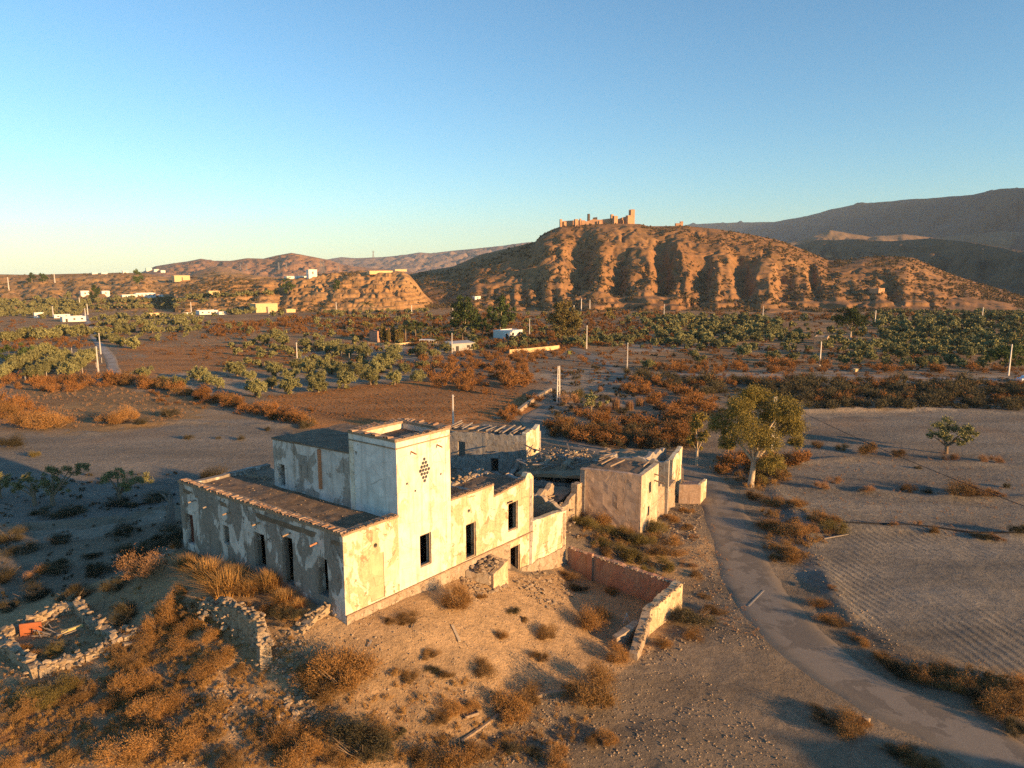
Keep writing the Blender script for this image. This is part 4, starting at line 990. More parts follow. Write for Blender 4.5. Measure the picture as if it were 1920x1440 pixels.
seg('stub', (6.0,85.4), (8.2,86.4), .5, ragged(2.7, .35, 120, 2.), M_front, bl, 1, res=.25, bump=.08); seg('stub', (6.0,85.4), (3.6,87.0), .5, ragged(1.9,.4,121,2.), M_greyr, bl, -1, res=.25, bump=.08)
# ------------------------------------------------------------------ plants: prototypes
M_rust = m_leaf('leaf_rust', (.30,.135,.04), (.17,.085,.03), .3)
M_gold = m_leaf('leaf_gold', (.37,.19,.06), (.21,.115,.04), .3)
M_brown = m_leaf('leaf_brown', (.25,.14,.05), (.15,.09,.036), .3)
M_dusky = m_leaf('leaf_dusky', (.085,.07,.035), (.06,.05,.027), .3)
M_green = m_leaf('leaf_bush_green', (.18,.14,.04), (.12,.09,.03), .3)
M_straw = m_leaf('leaf_straw', (.46,.26,.085), (.33,.19,.065), .2)
M_tan = m_leaf('leaf_tan', (.36,.20,.095), (.26,.145,.07), .2)
M_olive = m_leaf('leaf_olive', (.25,.235,.095), (.145,.142,.06), .3)
M_euca = m_leaf('leaf_eucalyptus', (.27,.205,.05), (.16,.13,.035), .1)
M_pine = m_leaf('leaf_pine', (.055,.075,.022), (.035,.05,.016), .2)
M_fresh = m_leaf('leaf_green', (.075,.10,.028), (.05,.07,.02), .25)
M_palm = m_leaf('leaf_palm', (.12,.12,.035), (.085,.085,.028), .3)
M_bark = m_plain('bark', (.20,.145,.095), .95, .4, 6, .8)
M_palebark = m_plain('bark_pale', (.46,.36,.25), .9, .35, 3, .5)

def leaf_tris(c, d, ln, wd, rng):
    """one narrow triangle per leaf at c pointing along d"""
    n = len(c); r = rng.normal(size=(n, 3)); x = np.cross(d, r); x /= np.linalg.norm(x, axis=1)[:, None] + 1e-9
    a = c - d*(ln*0.5)[:, None] - x*(wd*0.5)[:, None]; b = c - d*(ln*0.5)[:, None] + x*(wd*0.5)[:, None]; t = c + d*(ln*0.5)[:, None]
    V = np.stack([a, b, t], 1).reshape(-1, 3); F = np.arange(3*n).reshape(n, 3)
    return V, F, np.repeat(rng.random(n), 3)
def shrub_proto(seed, n, mat, lobes=7, leaf=.13, w=.045, flat=1.15, up=.35, name='shrub'):
    g = np.random.default_rng(seed)
    lc = np.stack([g.uniform(-.68,.68,lobes), g.uniform(-.68,.68,lobes), g.uniform(.05,.5,lobes)*flat], 1); lr = g.uniform(.18,.55,lobes)
    k = g.integers(0, lobes, n); d = g.normal(size=(n, 3)); d[:, 2] = np.abs(d[:, 2])*1.0 + up - .25; d /= np.linalg.norm(d, axis=1)[:, None]
    r = lr[k]*g.random(n)**.55*(1 + .28*np.abs(g.normal(size=n)))
    c = lc[k] + d*r[:, None]*np.array([1,1,flat*1.25]); c[:, 2] = np.maximum(c[:, 2], .01)
    dd = d + .55*g.normal(size=(n, 3)); dd[:, 2] += up*.5; dd /= np.linalg.norm(dd, axis=1)[:, None]
    V, F, A = leaf_tris(c, dd, leaf*g.uniform(.6,1.5,n), w*g.uniform(.6,1.3,n), g)
    return np_mesh(name, V, F, mat, False, {'v': A}), (V, F, A)
def stem_proto(seed, mat, n=18):
    rr = random.Random(seed); mb = MB()
    for k in range(n):
        a = rr.uniform(0, 6.28); q = rr.uniform(.3,.95)
        mb.tube([(0,0,-.1),(math.cos(a)*q*.5, math.sin(a)*q*.5, .3), (math.cos(a)*q, math.sin(a)*q, rr.uniform(.5,1.1))], [.022,.014,.006], 4, False)
    return mb.mesh('stem', mat)
def tuft_proto(seed, n, mat, spread=.95, bw=.011, name='grass_tuft'):
    g = np.random.default_rng(seed); a = g.uniform(0, 6.283, n); L_ = g.uniform(.5,1.05,n); lean = g.beta(1.3, 1.6, n)*spread*1.7
    b0 = np.stack([g.normal(0,.16,n), g.normal(0,.16,n), np.zeros(n)], 1); dirh = np.stack([np.cos(a), np.sin(a)], 1); V = []; sd = np.stack([-dirh[:,1], dirh[:,0]], 1)
    for t, wd in ((0,1),(.5,.8),(1,0.12)):
        h = L_*(t - .28*lean*t*t); o = L_*lean*t**1.8
        p = np.stack([b0[:,0]+dirh[:,0]*o, b0[:,1]+dirh[:,1]*o, h], 1); s3 = np.concatenate([sd, np.zeros((n,1))], 1)*(bw*wd)
        V += [p-s3, p+s3]
    V = np.stack(V, 1).reshape(-1, 3); i = np.arange(n)[:, None]*6
    F = np.concatenate([i+np.array([[0,1,3,2]]), i+np.array([[2,3,5,4]])])
    return np_mesh(name, V, F, mat, False, {'v': np.repeat(g.random(n), 6)})
def crown_proto(seed, blobs, leaf, wd, mat, name='crown', droop=0.0, density=1.0):
    """blobs (x,y,z,rx,rz,n)"""
    g = np.random.default_rng(seed); C = []; Dd = []
    for (x, y, z, rx, rz, n) in blobs:
        n = int(n*density); nsub = max(3, n//60)
        # leaves gather in small sprays near the outside of each bough
        sd = g.normal(size=(nsub, 3)); sd /= np.linalg.norm(sd, axis=1)[:, None]; sr = g.random(nsub)**.38
        k = g.integers(0, nsub, n); cc = sd[k]*sr[k][:, None] + g.normal(size=(n, 3))*.17
        C.append(cc*np.array([rx, rx, rz]) + np.array([x, y, z])); d = sd[k]*.6 + g.normal(size=(n, 3))*.8; d[:, 2] -= droop; Dd.append(d)
    c = np.concatenate(C); d = np.concatenate(Dd); d /= np.linalg.norm(d, axis=1)[:, None]; n = len(c)
    V, F, A = leaf_tris(c, d, leaf*g.uniform(.6,1.4,n), wd*g.uniform(.6,1.4,n), g)
    return np_mesh(name, V, F, mat, False, {'v': A}), (V, F, A)
def trunk_proto(seed, h, r, limbs, mat, name='trunk', lean=(0,0)):
    """limbs: end points"""
    rr = random.Random(seed); mb = MB(); fk = (lean[0], lean[1], h*.95)
    mb.tube([(0,0,-.25),(rr.uniform(-.04,.04)*h, rr.uniform(-.04,.04)*h, h*.45), fk], [r*1.25, r*.95, r*.8], 8, False)
    for e in limbs:
        e = Vector(e); f = Vector(fk); m = f.lerp(e, .5) + Vector((rr.uniform(-.1,.1), rr.uniform(-.1,.1), .12))*(e-f).length*.5
        mb.tube([f - Vector((0,0,r*.5)), m, e], [r*.62, r*.4, r*.12], 6, False)
    return mb.mesh(name, mat, True)

SHRUB = {}; STEM = [stem_proto(5, M_bark), stem_proto(6, M_bark)]
for key, mat in (('rust', M_gold), ('brown', M_brown), ('dusky', M_dusky), ('green', M_green), ('tan', M_tan)):
    SHRUB[key] = [shrub_proto(200+i*7+len(key), 8500, mat, 8+i, .10, .018)[0] for i in range(3)]
SHM = {key: [shrub_proto(350+i*7+len(key), 1000, mat, 8, .15, .055)[1] for i in range(3)] for key, mat in (('rust', M_rust), ('dusky', M_dusky))}
SHRUB_MID = {key: [shrub_proto(300+i*7+len(key), 2600, mat, 8, .13, .04)[0] for i in range(3)] for key, mat in (('rust', M_rust), ('brown', M_brown), ('dusky', M_dusky), ('tan', M_tan), ('green', M_green))}
TUFT = [tuft_proto(400+i, 900, M_straw) for i in range(3)]; TUFT_T = [tuft_proto(410+i, 420, M_tan, .4) for i in range(2)]
TONE = {'rust': 'rust brown', 'brown': 'brown', 'dusky': 'dusky dark', 'green': 'olive brown', 'tan': 'pale tan'}

def px_depth(p): return p[1]*math.cos(PITCH) + (CZ-p[2])*math.sin(PITCH)
def place(name, me, p, r, hs=1.0, sink=.03, rz=None, parts=()):
    o = bpy.data.objects.new(name, me); o.location = (p[0], p[1], p[2]-sink); o.scale = (r, r*R.uniform(.85,1.15), r*hs); o.rotation_euler = (0, 0, R.uniform(0, 6.28) if rz is None else rz)
    link(o)
    for nm, m2 in parts: link(bpy.data.objects.new(nm, m2), o)
    return o
ORD = 'first second third fourth fifth sixth seventh eighth ninth tenth eleventh twelfth thirteenth fourteenth fifteenth sixteenth seventeenth eighteenth nineteenth twentieth'.split()
def ordinal(i, n):
    if n == 1: return 'only'
    if i == 0: return 'leftmost'
    if i == n-1: return 'rightmost'
    return ORD[i] + ' from left'
def shrubs(items, where, group, near=True, kind='shrub', cat='shrub'):
    """items (photo x of the foot, photo y of the foot, width in photo pixels, tone, height factor)"""
    items = sorted(items); P = G([(a[0], a[1]) for a in items]); n = len(items)
    for i, (it, p) in enumerate(zip(items, P)):
        tone = it[3]; hs = (it[4] if len(it) > 4 else .95)*R.uniform(.8,1.15); r = it[2]/2/FPX*px_depth(p)*(1.08 if near else 1.15)
        if tone == 'straw': o = place('grass_tuft', R.choice(TUFT), p, r*1.5, hs)
        elif tone == 'tuft': o = place('grass_tuft', R.choice(TUFT_T), p, r*1.15, hs)
        else: o = place('shrub', R.choice((SHRUB if near else SHRUB_MID)[tone]), p, r, hs, parts=[('stem', R.choice(STEM))] if near and it[2] > 30 else [])
        nm = 'straw grass tuft' if tone in ('straw', 'tuft') else TONE[tone] + ' shrub'
        if n <= 20: lab = f'{nm} {where}, {ordinal(i, n)}' if n > 1 else f'{nm} {where}'
        else: lab = f'{nm} {where}'
        tag(o, lab, 'grass tuft' if 'grass' in nm else 'shrub', group)
def in_px(poly, n, seed, mind=0.0):
    g = random.Random(seed); xs = [p[0] for p in poly]; ys = [p[1] for p in poly]; out = []; tries = 0
    while len(out) < n and tries < 20000:
        tries += 1; x, y = g.uniform(min(xs), max(xs)), g.uniform(min(ys), max(ys))
        if not inpoly(np.array([x]), np.array([y]), poly)[0]: continue
        if any(abs(x-a) < mind and abs(y-b) < mind*.45 for a, b in out): continue
        out.append((x, y))
    return out

# ------------------------------------------------------------------ plants: near ground
shrubs([(588,1268,80,'rust'),(650,1292,105,'rust',1.05),(620,1310,70,'brown')], 'of the big clump below the house corner', 'shrubs below the house corner')
shrubs([(858,1142,62,'rust',1.1),(905,1122,20,'rust'),(770,1168,52,'brown',.5),(735,1172,26,'brown',.6)], 'at the foot of the sunlit front wall', 'shrubs at the foot of the front wall')
shrubs([(352,1066,44,'straw',.8),(388,1086,62,'straw',.95),(425,1116,76,'straw',1.1),(468,1112,48,'straw',.9),(505,1104,56,'straw',1.0),(530,1130,40,'straw',.75),(556,1140,32,'straw',.6),(440,1078,40,'straw',.8),(400,1110,30,'straw',.7)], 'on the bank before the shaded wall', 'grass tufts on the bank')
shrubs([(272,1082,74,'tan',1.0),(337,1116,28,'rust',1.1),(240,1060,40,'dusky'),(60,1090,30,'tan'),(80,1075,30,'rust')], 'left of the straw grass bank', 'shrubs left of the grass bank')
shrubs([(318,1150,46,'rust'),(298,1178,56,'rust'),(330,1165,32,'rust'),(280,1200,50,'rust',.8),(265,1225,40,'brown',.8),(238,1262,48,'brown')], 'growing along the rubble ridge between the two ruins', 'shrubs on the rubble ridge')
shrubs([(352,1185,40,'rust'),(372,1172,36,'rust'),(395,1205,40,'rust'),(410,1190,26,'rust'),(345,1222,46,'rust',.7),(420,1240,50,'rust',.7),(385,1262,60,'rust',.7),(440,1255,40,'brown',.6)], 'in the hollow before the stone retaining wall', 'shrubs in the hollow')
shrubs([(470,1165,36,'rust',.6),(500,1150,40,'rust',.6),(530,1165,50,'dusky',.6),(560,1160,40,'dusky',.6),(420,1142,30,'rust',.5)], 'on the path between wall and house', 'shrubs on the house path')
shrubs([(110,1300,60,'green',.8),(150,1310,56,'brown',.7),(70,1325,60,'green',.8),(30,1345,60,'brown',.7),(250,1302,58,'rust',.9),(275,1282,40,'rust'),(190,1330,50,'rust',.6),(210,1315,46,'brown',.6)], 'in front of the low rubble ruin', 'shrubs before the rubble ruin')
shrubs([(110,1222,50,'green',.5),(40,1222,36,'rust',.7),(105,1248,40,'rust',.5),(62,1232,30,'rust',.6)], 'inside the low rubble ruin', 'shrubs inside the rubble ruin')
shrubs([(285,1345,70,'rust',.8),(320,1325,50,'rust',.8),(245,1425,90,'rust',.8),(330,1402,78,'rust',.85),(370,1385,46,'rust',.8),(130,1430,60,'brown',.5),(60,1400,50,'tan',.4),(10,1380,60,'tan',.5),(440,1440,60,'brown',.8),(20,1440,50,'rust',.6)], 'on the stony slope at the bottom left', 'shrubs on the stony slope')
shrubs([(525,1388,66,'rust',.9),(560,1440,80,'rust',.9),(540,1415,50,'brown'),(680,1420,100,'dusky',.9),(700,1395,60,'brown',.9),(650,1385,46,'dusky'),(620,1435,50,'brown')], 'at the bottom centre below the mound', 'shrubs below the mound')
shrubs([(772,1275,42,'brown',.8),(808,1235,40,'brown',.7),(838,1270,34,'brown'),(810,1262,26,'dusky'),(915,1268,58,'brown',.9),(942,1198,24,'rust'),(1032,1200,44,'brown'),(1010,1240,34,'brown',.8),(962,1152,30,'dusky',.5),(980,1165,22,'brown',.6)], 'on the pale mound slope', 'shrubs on the mound slope')
shrubs([(850,1338,40,'rust'),(822,1362,40,'brown'),(885,1330,36,'rust'),(960,1345,76,'rust',1.0),(985,1310,60,'brown',.9),(945,1325,40,'brown'),(750,1380,30,'dusky'),(800,1430,60,'brown'),(870,1440,76,'rust',.9),(910,1425,40,'brown'),(1045,1440,70,'rust',.8),(960,1410,36,'dusky'),(1000,1420,30,'dusky')], 'around the fallen log at the foot of the mound', 'shrubs around the fallen log')
shrubs([(1105,1325,92,'brown',1.15),(1125,1285,56,'rust',1.0),(1080,1300,46,'brown'),(1158,1238,52,'rust',1.0),(1140,1395,44,'rust',.8),(1115,1400,36,'brown',.7)], 'on the dusty ground before the yard', 'shrubs before the yard')
shrubs([(1108,1178,60,'rust',.9),(1130,1160,40,'rust'),(1085,1105,40,'dusky',.6),(1070,1085,36,'brown',.6),(1150,1110,30,'brown',.6)], 'inside the walled yard', 'shrubs inside the yard')
shrubs([(1245,1212,32,'rust',.9),(1300,1165,80,'dusky',.6),(1335,1150,50,'brown',.5),(1300,1195,44,'rust',.6),(1320,1120,30,'brown',.4)], 'behind the sunlit end wall of the yard', 'shrubs behind the yard wall')
shrubs([(1098,968,36,'brown'),(1112,992,40,'green'),(1135,985,44,'rust'),(1150,1008,44,'green'),(1178,1012,46,'brown',.9),(1205,1022,52,'green',.9),(1235,1000,40,'green'),(1125,1025,34,'green'),(1165,1045,46,'green',.8),(1195,1058,44,'green'),(1228,1042,46,'brown'),(1245,1068,40,'green'),(1215,1080,36,'green'),(1140,1040,30,'brown'),(1085,985,30,'green')], 'on the bank between yard and outbuilding', 'shrubs on the bank by the outbuilding')
shrubs([(1262,1020,36,'rust',.5),(1285,990,30,'brown',.5),(1260,975,34,'rust',.6),(1290,960,26,'rust',.5),(1240,955,26,'green'),(1252,905,30,'green',1.3),(1262,925,24,'brown'),(1270,1040,30,'rust',.4),(1300,1010,24,'tan',.4),(1290,1060,28,'tan',.4),(1310,1080,30,'brown',.4)], 'on the rubble slope beside the outbuilding', 'shrubs on the rubble slope')
shrubs([(1420,935,40,'brown',.5),(1447,945,44,'brown',.5),(1480,955,40,'rust',.7),(1500,948,30,'rust',.6),(1440,990,40,'rust',.7),(1470,1000,50,'brown',.8),(1500,1005,44,'rust',.8),(1470,1030,44,'brown',.7),(1490,1048,50,'rust',.8),(1458,1050,36,'brown',.6),(1530,975,36,'rust',.7),(1548,985,46,'rust',.7),(1565,1000,44,'green',.8),(1525,1000,26,'tan')], 'on the verge between road and right field', 'shrubs on the road verge')
shrubs([(1535,1135,34,'rust',.6),(1552,1165,38,'rust',.6),(1575,1175,36,'brown',.6),(1618,1205,36,'rust',.6),(1600,1195,24,'tan',.5),(1560,1110,24,'tan',.4)], 'along the ploughed field edge', 'shrubs along the ploughed edge')
shrubs([(1660,1240,50,'brown',.7),(1700,1262,60,'dusky',.7),(1740,1280,60,'brown',.7),(1760,1262,44,'rust',.7),(1800,1290,56,'rust',.7),(1850,1325,76,'dusky',.8),(1890,1340,80,'brown',.8),(1870,1300,50,'rust',.7),(1910,1375,60,'dusky',.8),(1915,1310,50,'rust',.8)], 'in the brush line along the near road', 'shrubs in the roadside brush line')
shrubs([(1545,1350,56,'dusky',.6),(1580,1365,66,'brown',.7),(1530,1335,40,'brown',.5),(1610,1355,44,'rust',.5)], 'in the patch beside the pale boulder', 'shrubs beside the boulder')
shrubs([(1690,1410,50,'dusky',.6),(1720,1430,56,'brown',.6),(1750,1438,40,'rust',.5),(1660,1400,30,'tan',.4)], 'on the left shoulder of the near road', 'shrubs on the road shoulder')
shrubs([(1535,840,26,'brown'),(1578,844,22,'brown'),(1622,850,42,'brown'),(1680,854,30,'brown'),(1780,862,28,'tan'),(1842,868,22,'tan'),(1868,868,24,'tan'),(1720,878,14,'dusky')], 'in the row across the right fields below the olive', 'shrubs in the field row')
shrubs([(1625,925,34,'tan',.6),(1706,925,28,'brown'),(1735,926,22,'dusky'),(1790,932,64,'brown',.8),(1825,930,50,'rust',.7),(1862,932,36,'tan',.6),(1565,905,22,'tan'),(1540,918,24,'tan'),(1890,915,16,'dusky')], 'on the terrace edge in the right field', 'shrubs on the terrace edge')
shrubs([(1675,992,16,'tan'),(1755,1003,24,'brown'),(1845,1010,40,'dusky',.5),(1865,1012,30,'tan',.6),(1912,1005,36,'dusky'),(1720,988,14,'tan')], 'along the hose in the right field', 'shrubs along the hose')
# left, in the house shade
shrubs([(20,838,48,'dusky'),(15,782,50,'rust'),(45,800,56,'rust',.8),(85,805,60,'rust',.8),(110,803,44,'brown'),(205,795,50,'rust',.9),(238,790,46,'rust',1.0),(320,782,34,'dusky',.8),(268,798,30,'dusky',.6)], 'in the broken row across the left field', 'shrubs across the left field')
shrubs([(355,825,18,'dusky'),(410,824,10,'dusky'),(450,826,16,'dusky'),(500,808,14,'dusky'),(575,803,32,'dusky'),(65,858,22,'green')], 'scattered on the bare left field', 'small shrubs on the left field')
shrubs([(408,905,52,'dusky',1.0),(385,905,30,'dusky'),(440,895,24,'dusky')], 'behind the far end of the terrace roof', 'shrubs behind the terrace')
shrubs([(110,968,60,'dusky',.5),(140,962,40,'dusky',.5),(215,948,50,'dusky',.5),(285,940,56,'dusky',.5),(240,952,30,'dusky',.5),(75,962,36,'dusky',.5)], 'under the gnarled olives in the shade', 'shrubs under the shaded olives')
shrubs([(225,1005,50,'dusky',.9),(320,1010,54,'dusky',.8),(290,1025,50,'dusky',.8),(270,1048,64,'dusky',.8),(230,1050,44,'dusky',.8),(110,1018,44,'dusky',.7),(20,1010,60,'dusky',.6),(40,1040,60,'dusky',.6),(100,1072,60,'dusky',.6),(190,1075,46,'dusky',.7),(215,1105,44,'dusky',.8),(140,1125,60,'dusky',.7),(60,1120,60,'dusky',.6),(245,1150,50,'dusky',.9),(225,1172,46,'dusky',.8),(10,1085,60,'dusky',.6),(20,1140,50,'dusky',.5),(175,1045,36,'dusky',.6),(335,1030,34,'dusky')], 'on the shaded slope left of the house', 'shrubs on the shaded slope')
# ------------------------------------------------------------------ plants: middle distance
def mid(poly, n, seed, w, tones, where, group, mind=6, hs=(.75,1.05)):
    g = random.Random(seed); shrubs([(x, y, g.uniform(*w), g.choice(tones), g.uniform(*hs)) for x, y in in_px(poly, n, seed, mind)], where, group, near=False)
def mass(name, items, protos, mat, label, cat, jit=.15):
    """plants nobody could count, one mesh"""
    V = []; F = []; A = []; n = 0; P = G([(a[0], a[1]) for a in items])
    for it, p in zip(items, P):
        v, f, a = R.choice(protos); s = it[2]/2/FPX*px_depth(p); an = R.uniform(0, 6.28); c, d = math.cos(an), math.sin(an)
        w = np.stack([v[:,0]*c-v[:,1]*d, v[:,0]*d+v[:,1]*c, v[:,2]*R.uniform(1-jit,1+jit)], 1)*s + p - np.array([0,0,.05*s])
        V.append(w); F.append(f+n); A.append((a*.5+R.random()*.5)); n += len(v)
    return tag(link(bpy.data.objects.new(name, np_mesh(name, np.vstack(V), np.vstack(F), mat, False, {'v': np.concatenate(A)}))), label, cat, kind='stuff')
def thicket(name, tone, label, *polys):
    it = []
    for poly, n, sd, w, md in polys: it += [(x, y, R.uniform(*w)) for x, y in in_px(poly, n, sd, md)]
    mass(name, it, SHM[tone], M_rust if tone == 'rust' else M_dusky, label, 'thicket', .25)
mid([(1030,800),(1100,790),(1168,798),(1168,842),(1120,838),(1040,825)], 19, 1, (30,52), ['rust','rust','brown'], 'in the left thicket behind the ruins', 'shrubs in the left thicket', 12)
mid([(1172,798),(1260,790),(1310,800),(1290,850),(1172,842)], 19, 18, (30,52), ['rust','rust','brown'], 'in the right thicket behind the ruins', 'shrubs in the right thicket', 12)
mid([(1340,880),(1370,860),(1420,870),(1500,860),(1480,890),(1440,915),(1380,905)], 16, 2, (28,46), ['brown','rust','green'], 'under the eucalyptus by the road', 'shrubs under the eucalyptus', 12)
hedge = [(215+ (575-215)*t, 716+(798-716)*t**1.25) for t in np.linspace(0, 1, 26)]
for hp_, nm_ in ((hedge[:13], 'far half'), (hedge[13:], 'near half')):
    shrubs([(x+R.uniform(-4,4), y+R.uniform(-3,3), R.uniform(30,46), R.choice(['rust','rust','brown']), .85) for x, y in hp_], f'in the {nm_} of the long field hedge', 'shrubs in the long hedge', near=False)
shrubs([(1070,758,38,'tan'),(1085,752,34,'green'),(1130,772,28,'tan'),(1155,768,30,'tuft',1.2),(1180,768,34,'tuft'),(1200,760,30,'tuft'),(1090,780,28,'rust'),(1120,782,32,'tan'),(1145,775,20,'rust'),(1125,734,16,'tan')], 'around the small crooked tree', 'shrubs around the small tree', near=False)
thicket('rust_thicket', 'rust', 'rust brown thickets along the lane and around the farms',
  ([(1210,770),(1300,740),(1345,770),(1300,795),(1240,795)], 22, 3, (24,42), 10), ([(1210,685),(1500,682),(1700,690),(1900,692),(1900,700),(1400,700),(1220,700)], 70, 6, (16,32), 6), ([(1170,720),(1300,705),(1310,735),(1210,765),(1180,745)], 24, 7, (20,38), 8),
  ([(790,690),(990,680),(1005,722),(900,740),(830,728)], 50, 8, (20,40), 8), ([(700,655),(850,665),(1060,660),(1100,680),(1000,692),(760,690)], 60, 9, (16,30), 7), ([(0,705),(60,714),(190,716),(215,712),(225,724),(100,738),(0,732)], 26, 10, (20,40), 8), ([(930,778),(1000,745),(1018,750),(950,795)], 16, 12, (14,28), 6),
  ([(1290,712),(1600,714),(1930,724),(1930,735),(1500,728),(1300,722)], 40, 13, (20,36), 10), ([(1480,742),(1930,740),(1930,760),(1700,760),(1480,758)], 26, 14, (20,38), 12), ([(0,745),(60,765),(120,785),(140,800),(60,805),(0,790)], 18, 15, (24,44), 10))
thicket('dark_thicket', 'dusky', 'dark bands of shrubs between the lane and the right fields',
  ([(1280,718),(1600,716),(1930,726),(1930,748),(1500,742),(1300,738)], 90, 5, (24,46), 8), ([(1440,745),(1930,742),(1930,770),(1700,772),(1480,768)], 70, 4, (24,44), 8), ([(1170,700),(1290,710),(1280,730),(1200,720)], 20, 16, (22,36), 8), ([(1040,808),(1130,800),(1260,815),(1280,848),(1120,838)], 24, 17, (26,44), 10))
FS = [shrub_proto(380+i, 900, M_rust, 7, .15, .035)[1] for i in range(4)]
it = []
for poly, n, sd, w in (([(180,1230),(330,1130),(420,1180),(450,1280),(380,1300),(240,1310)], 90, 61, (18,44)), ([(0,1300),(200,1280),(400,1310),(460,1440),(0,1440)], 110, 62, (18,50)), ([(480,1360),(720,1340),(760,1440),(470,1440)], 40, 63, (20,50)), ([(420,1140),(560,1130),(560,1180),(470,1190)], 26, 64, (16,34)), ([(780,1380),(1080,1360),(1080,1440),(780,1440)], 26, 65, (16,40)), ([(1090,960),(1250,960),(1260,1080),(1180,1085),(1070,1000)], 60, 66, (14,34)), ([(1430,930),(1560,980),(1570,1010),(1500,1060),(1440,1050)], 50, 67, (14,34)), ([(1630,1220),(1760,1260),(1920,1290),(1920,1390),(1800,1320),(1660,1250)], 60, 68, (20,50)), ([(1330,865),(1500,860),(1490,900),(1420,925),(1340,890)], 40, 69, (16,32))):
    it += [(x, y, R.uniform(*w)) for x, y in in_px(poly, n, sd, 5)]
k_ = len(it)//2; R.shuffle(it)
GT = [shrub_proto(390+i, 420, M_straw, 6, .26, .03, flat=.7, up=1.3)[1] for i in range(4)]
mass('dry_grass', [(a, b, w*.75) for a, b, w in it[k_:]] + [(x, y, R.uniform(10,26)) for x, y in in_px([(0,1180),(300,1090),(420,1150),(560,1200),(900,1290),(1150,1320),(1000,1440),(0,1440)], 420, 71)] + [(x, y, R.uniform(12,30)) for x, y in in_px([(0,1290),(180,1260),(330,1120),(420,1170),(520,1290),(600,1360),(700,1440),(0,1440)], 420, 72)], GT, M_straw, 'dry straw coloured grass between the shrubs and stones', 'grass', .3)
it = it[:k_]
mass('undergrowth', it, FS, M_brown, 'low tangled brown undergrowth between the larger shrubs', 'undergrowth', .3)
# ------------------------------------------------------------------ trees
def tree(name, p, s, rz, parts, label, cat='tree', group=None):
    r = empty(name, tuple(p), rz); r.scale = (s, s, s)
    for nm, me in parts: link(bpy.data.objects.new(nm, me), r)
    return tag(r, label, cat, group)
def blobset(seed, n, R0, h, r, cnt, flat=.75):
    g = random.Random(seed); out = []
    for k in range(n):
        a = 6.283*k/n + g.uniform(-.5,.5); q = R0*g.uniform(.35,1.0) if k else 0
        out.append((math.cos(a)*q, math.sin(a)*q, h + g.uniform(-.25,.35)*R0, r*g.uniform(.75,1.2), r*flat*g.uniform(.75,1.15), cnt))
    return out
OL = []     # olive kinds, crown about 2 m across
for i in range(4):
    bs = blobset(500+i, 10, .55, .66, .52, 330, .9)
    OL.append((trunk_proto(510+i, .25, .10, [(b[0]*.7, b[1]*.7, b[2]*.9) for b in bs[:5]], M_bark), crown_proto(520+i, bs, .15, .07, M_olive)[0], crown_proto(530+i, bs, .26, .15, M_olive, density=.4)))
def olives(items, where, group, cat='olive tree', dense=True):
    items = sorted(items); P = G([(a[0], a[1]) for a in items]); n = len(items)
    for i, (it, p) in enumerate(zip(items, P)):
        s = it[2]/2/FPX*px_depth(p)*1.18; t = R.choice(OL)
        lab = f'olive tree {where}, {ordinal(i, n)}' if n <= 20 else f'olive tree {where}'
        tree('olive_tree', p - np.array([0,0,.05]), s, R.uniform(0,6.28), [('trunk', t[0]), ('crown', t[1] if dense else t[2][0])], lab, cat, group)
def row(p0, p1, n, w, jit=2): return [(p0[0]+(p1[0]-p0[0])*k/(n-1)+R.uniform(-jit,jit), p0[1]+(p1[1]-p0[1])*k/(n-1)+R.uniform(-jit,jit)*.4, w*R.uniform(.85,1.15)) for k in range(n)]
olives([(480,744,46),(545,738,44),(597,735,42),(650,729,44),(695,722,40),(740,722,36),(782,716,30),(510,728,30)], 'in the front row of the middle grove', 'olives of the middle grove front row')
olives([(272,712,34),(305,722,24),(335,730,34),(371,712,34),(391,720,30),(445,705,38),(470,712,26),(410,728,28)], 'at the left end of the middle grove', 'olives at the left end of the middle grove')
olives([(517,706,36),(543,712,30),(557,694,30),(577,700,34),(592,717,34),(622,702,34),(645,706,30),(605,690,30),(670,705,32),(705,700,32),(720,690,34),(735,680,34),(760,700,28),(690,712,28)], 'in the back row of the middle grove', 'olives of the middle grove back row')
for k, (a, b, nm) in enumerate((((2,712),(82,668),'outer'),((62,712),(122,676),'middle'),((132,704),(172,674),'inner'))):
    olives(row(a, b, 8, 34, 2), f'in the {nm} row left of the track', f'olives of the {nm} hedge row')
olives([(572,654,28),(598,655,24),(615,656,22),(632,662,26),(648,664,26),(684,670,32),(739,668,32),(790,668,30),(812,672,24),(836,662,26),(495,648,30),(520,640,32),(532,650,30)], 'between the red field and the villa', 'olives below the villa')
olives(row((1065,648),(1200,640),8,22,5)+row((940,655),(1000,650),4,22,3), 'near the farm sheds and the round eucalyptus', 'olives near the sheds')
olives([(1215,692,26),(1300,672,22),(1312,680,20),(1393,668,32),(1446,676,28),(1488,680,26),(1526,680,22),(1583,682,24),(1608,684,20),(1636,676,22),(1620,668,46),(1680,668,30),(1665,655,24),(1690,672,26)], 'scattered above the gravel lane', 'olives above the lane')
olives([(1700,690,26),(1725,690,28),(1750,688,30),(1780,686,34),(1800,690,26),(1815,672,30),(1835,690,24),(1845,682,26),(1660,688,22)], 'before the bushy tree at the right edge', 'olives at the right edge')
olives(row((1240,648),(1370,652),6,22,8)+row((1385,640),(1490,632),5,24,6)+[(1340,652,24),(1505,640,20)], 'in the open line left of the pine hut', 'olives left of the pine hut')
for k in range(5):
    olives(row((1215+8*k,608+8*k),(1440+10*k,606+8*k),12,22,6), f'in {["farthest","second","middle","fourth","nearest"][k]} row left of the pine', f'grove left of the pine row {ORD[k]}', dense=False)
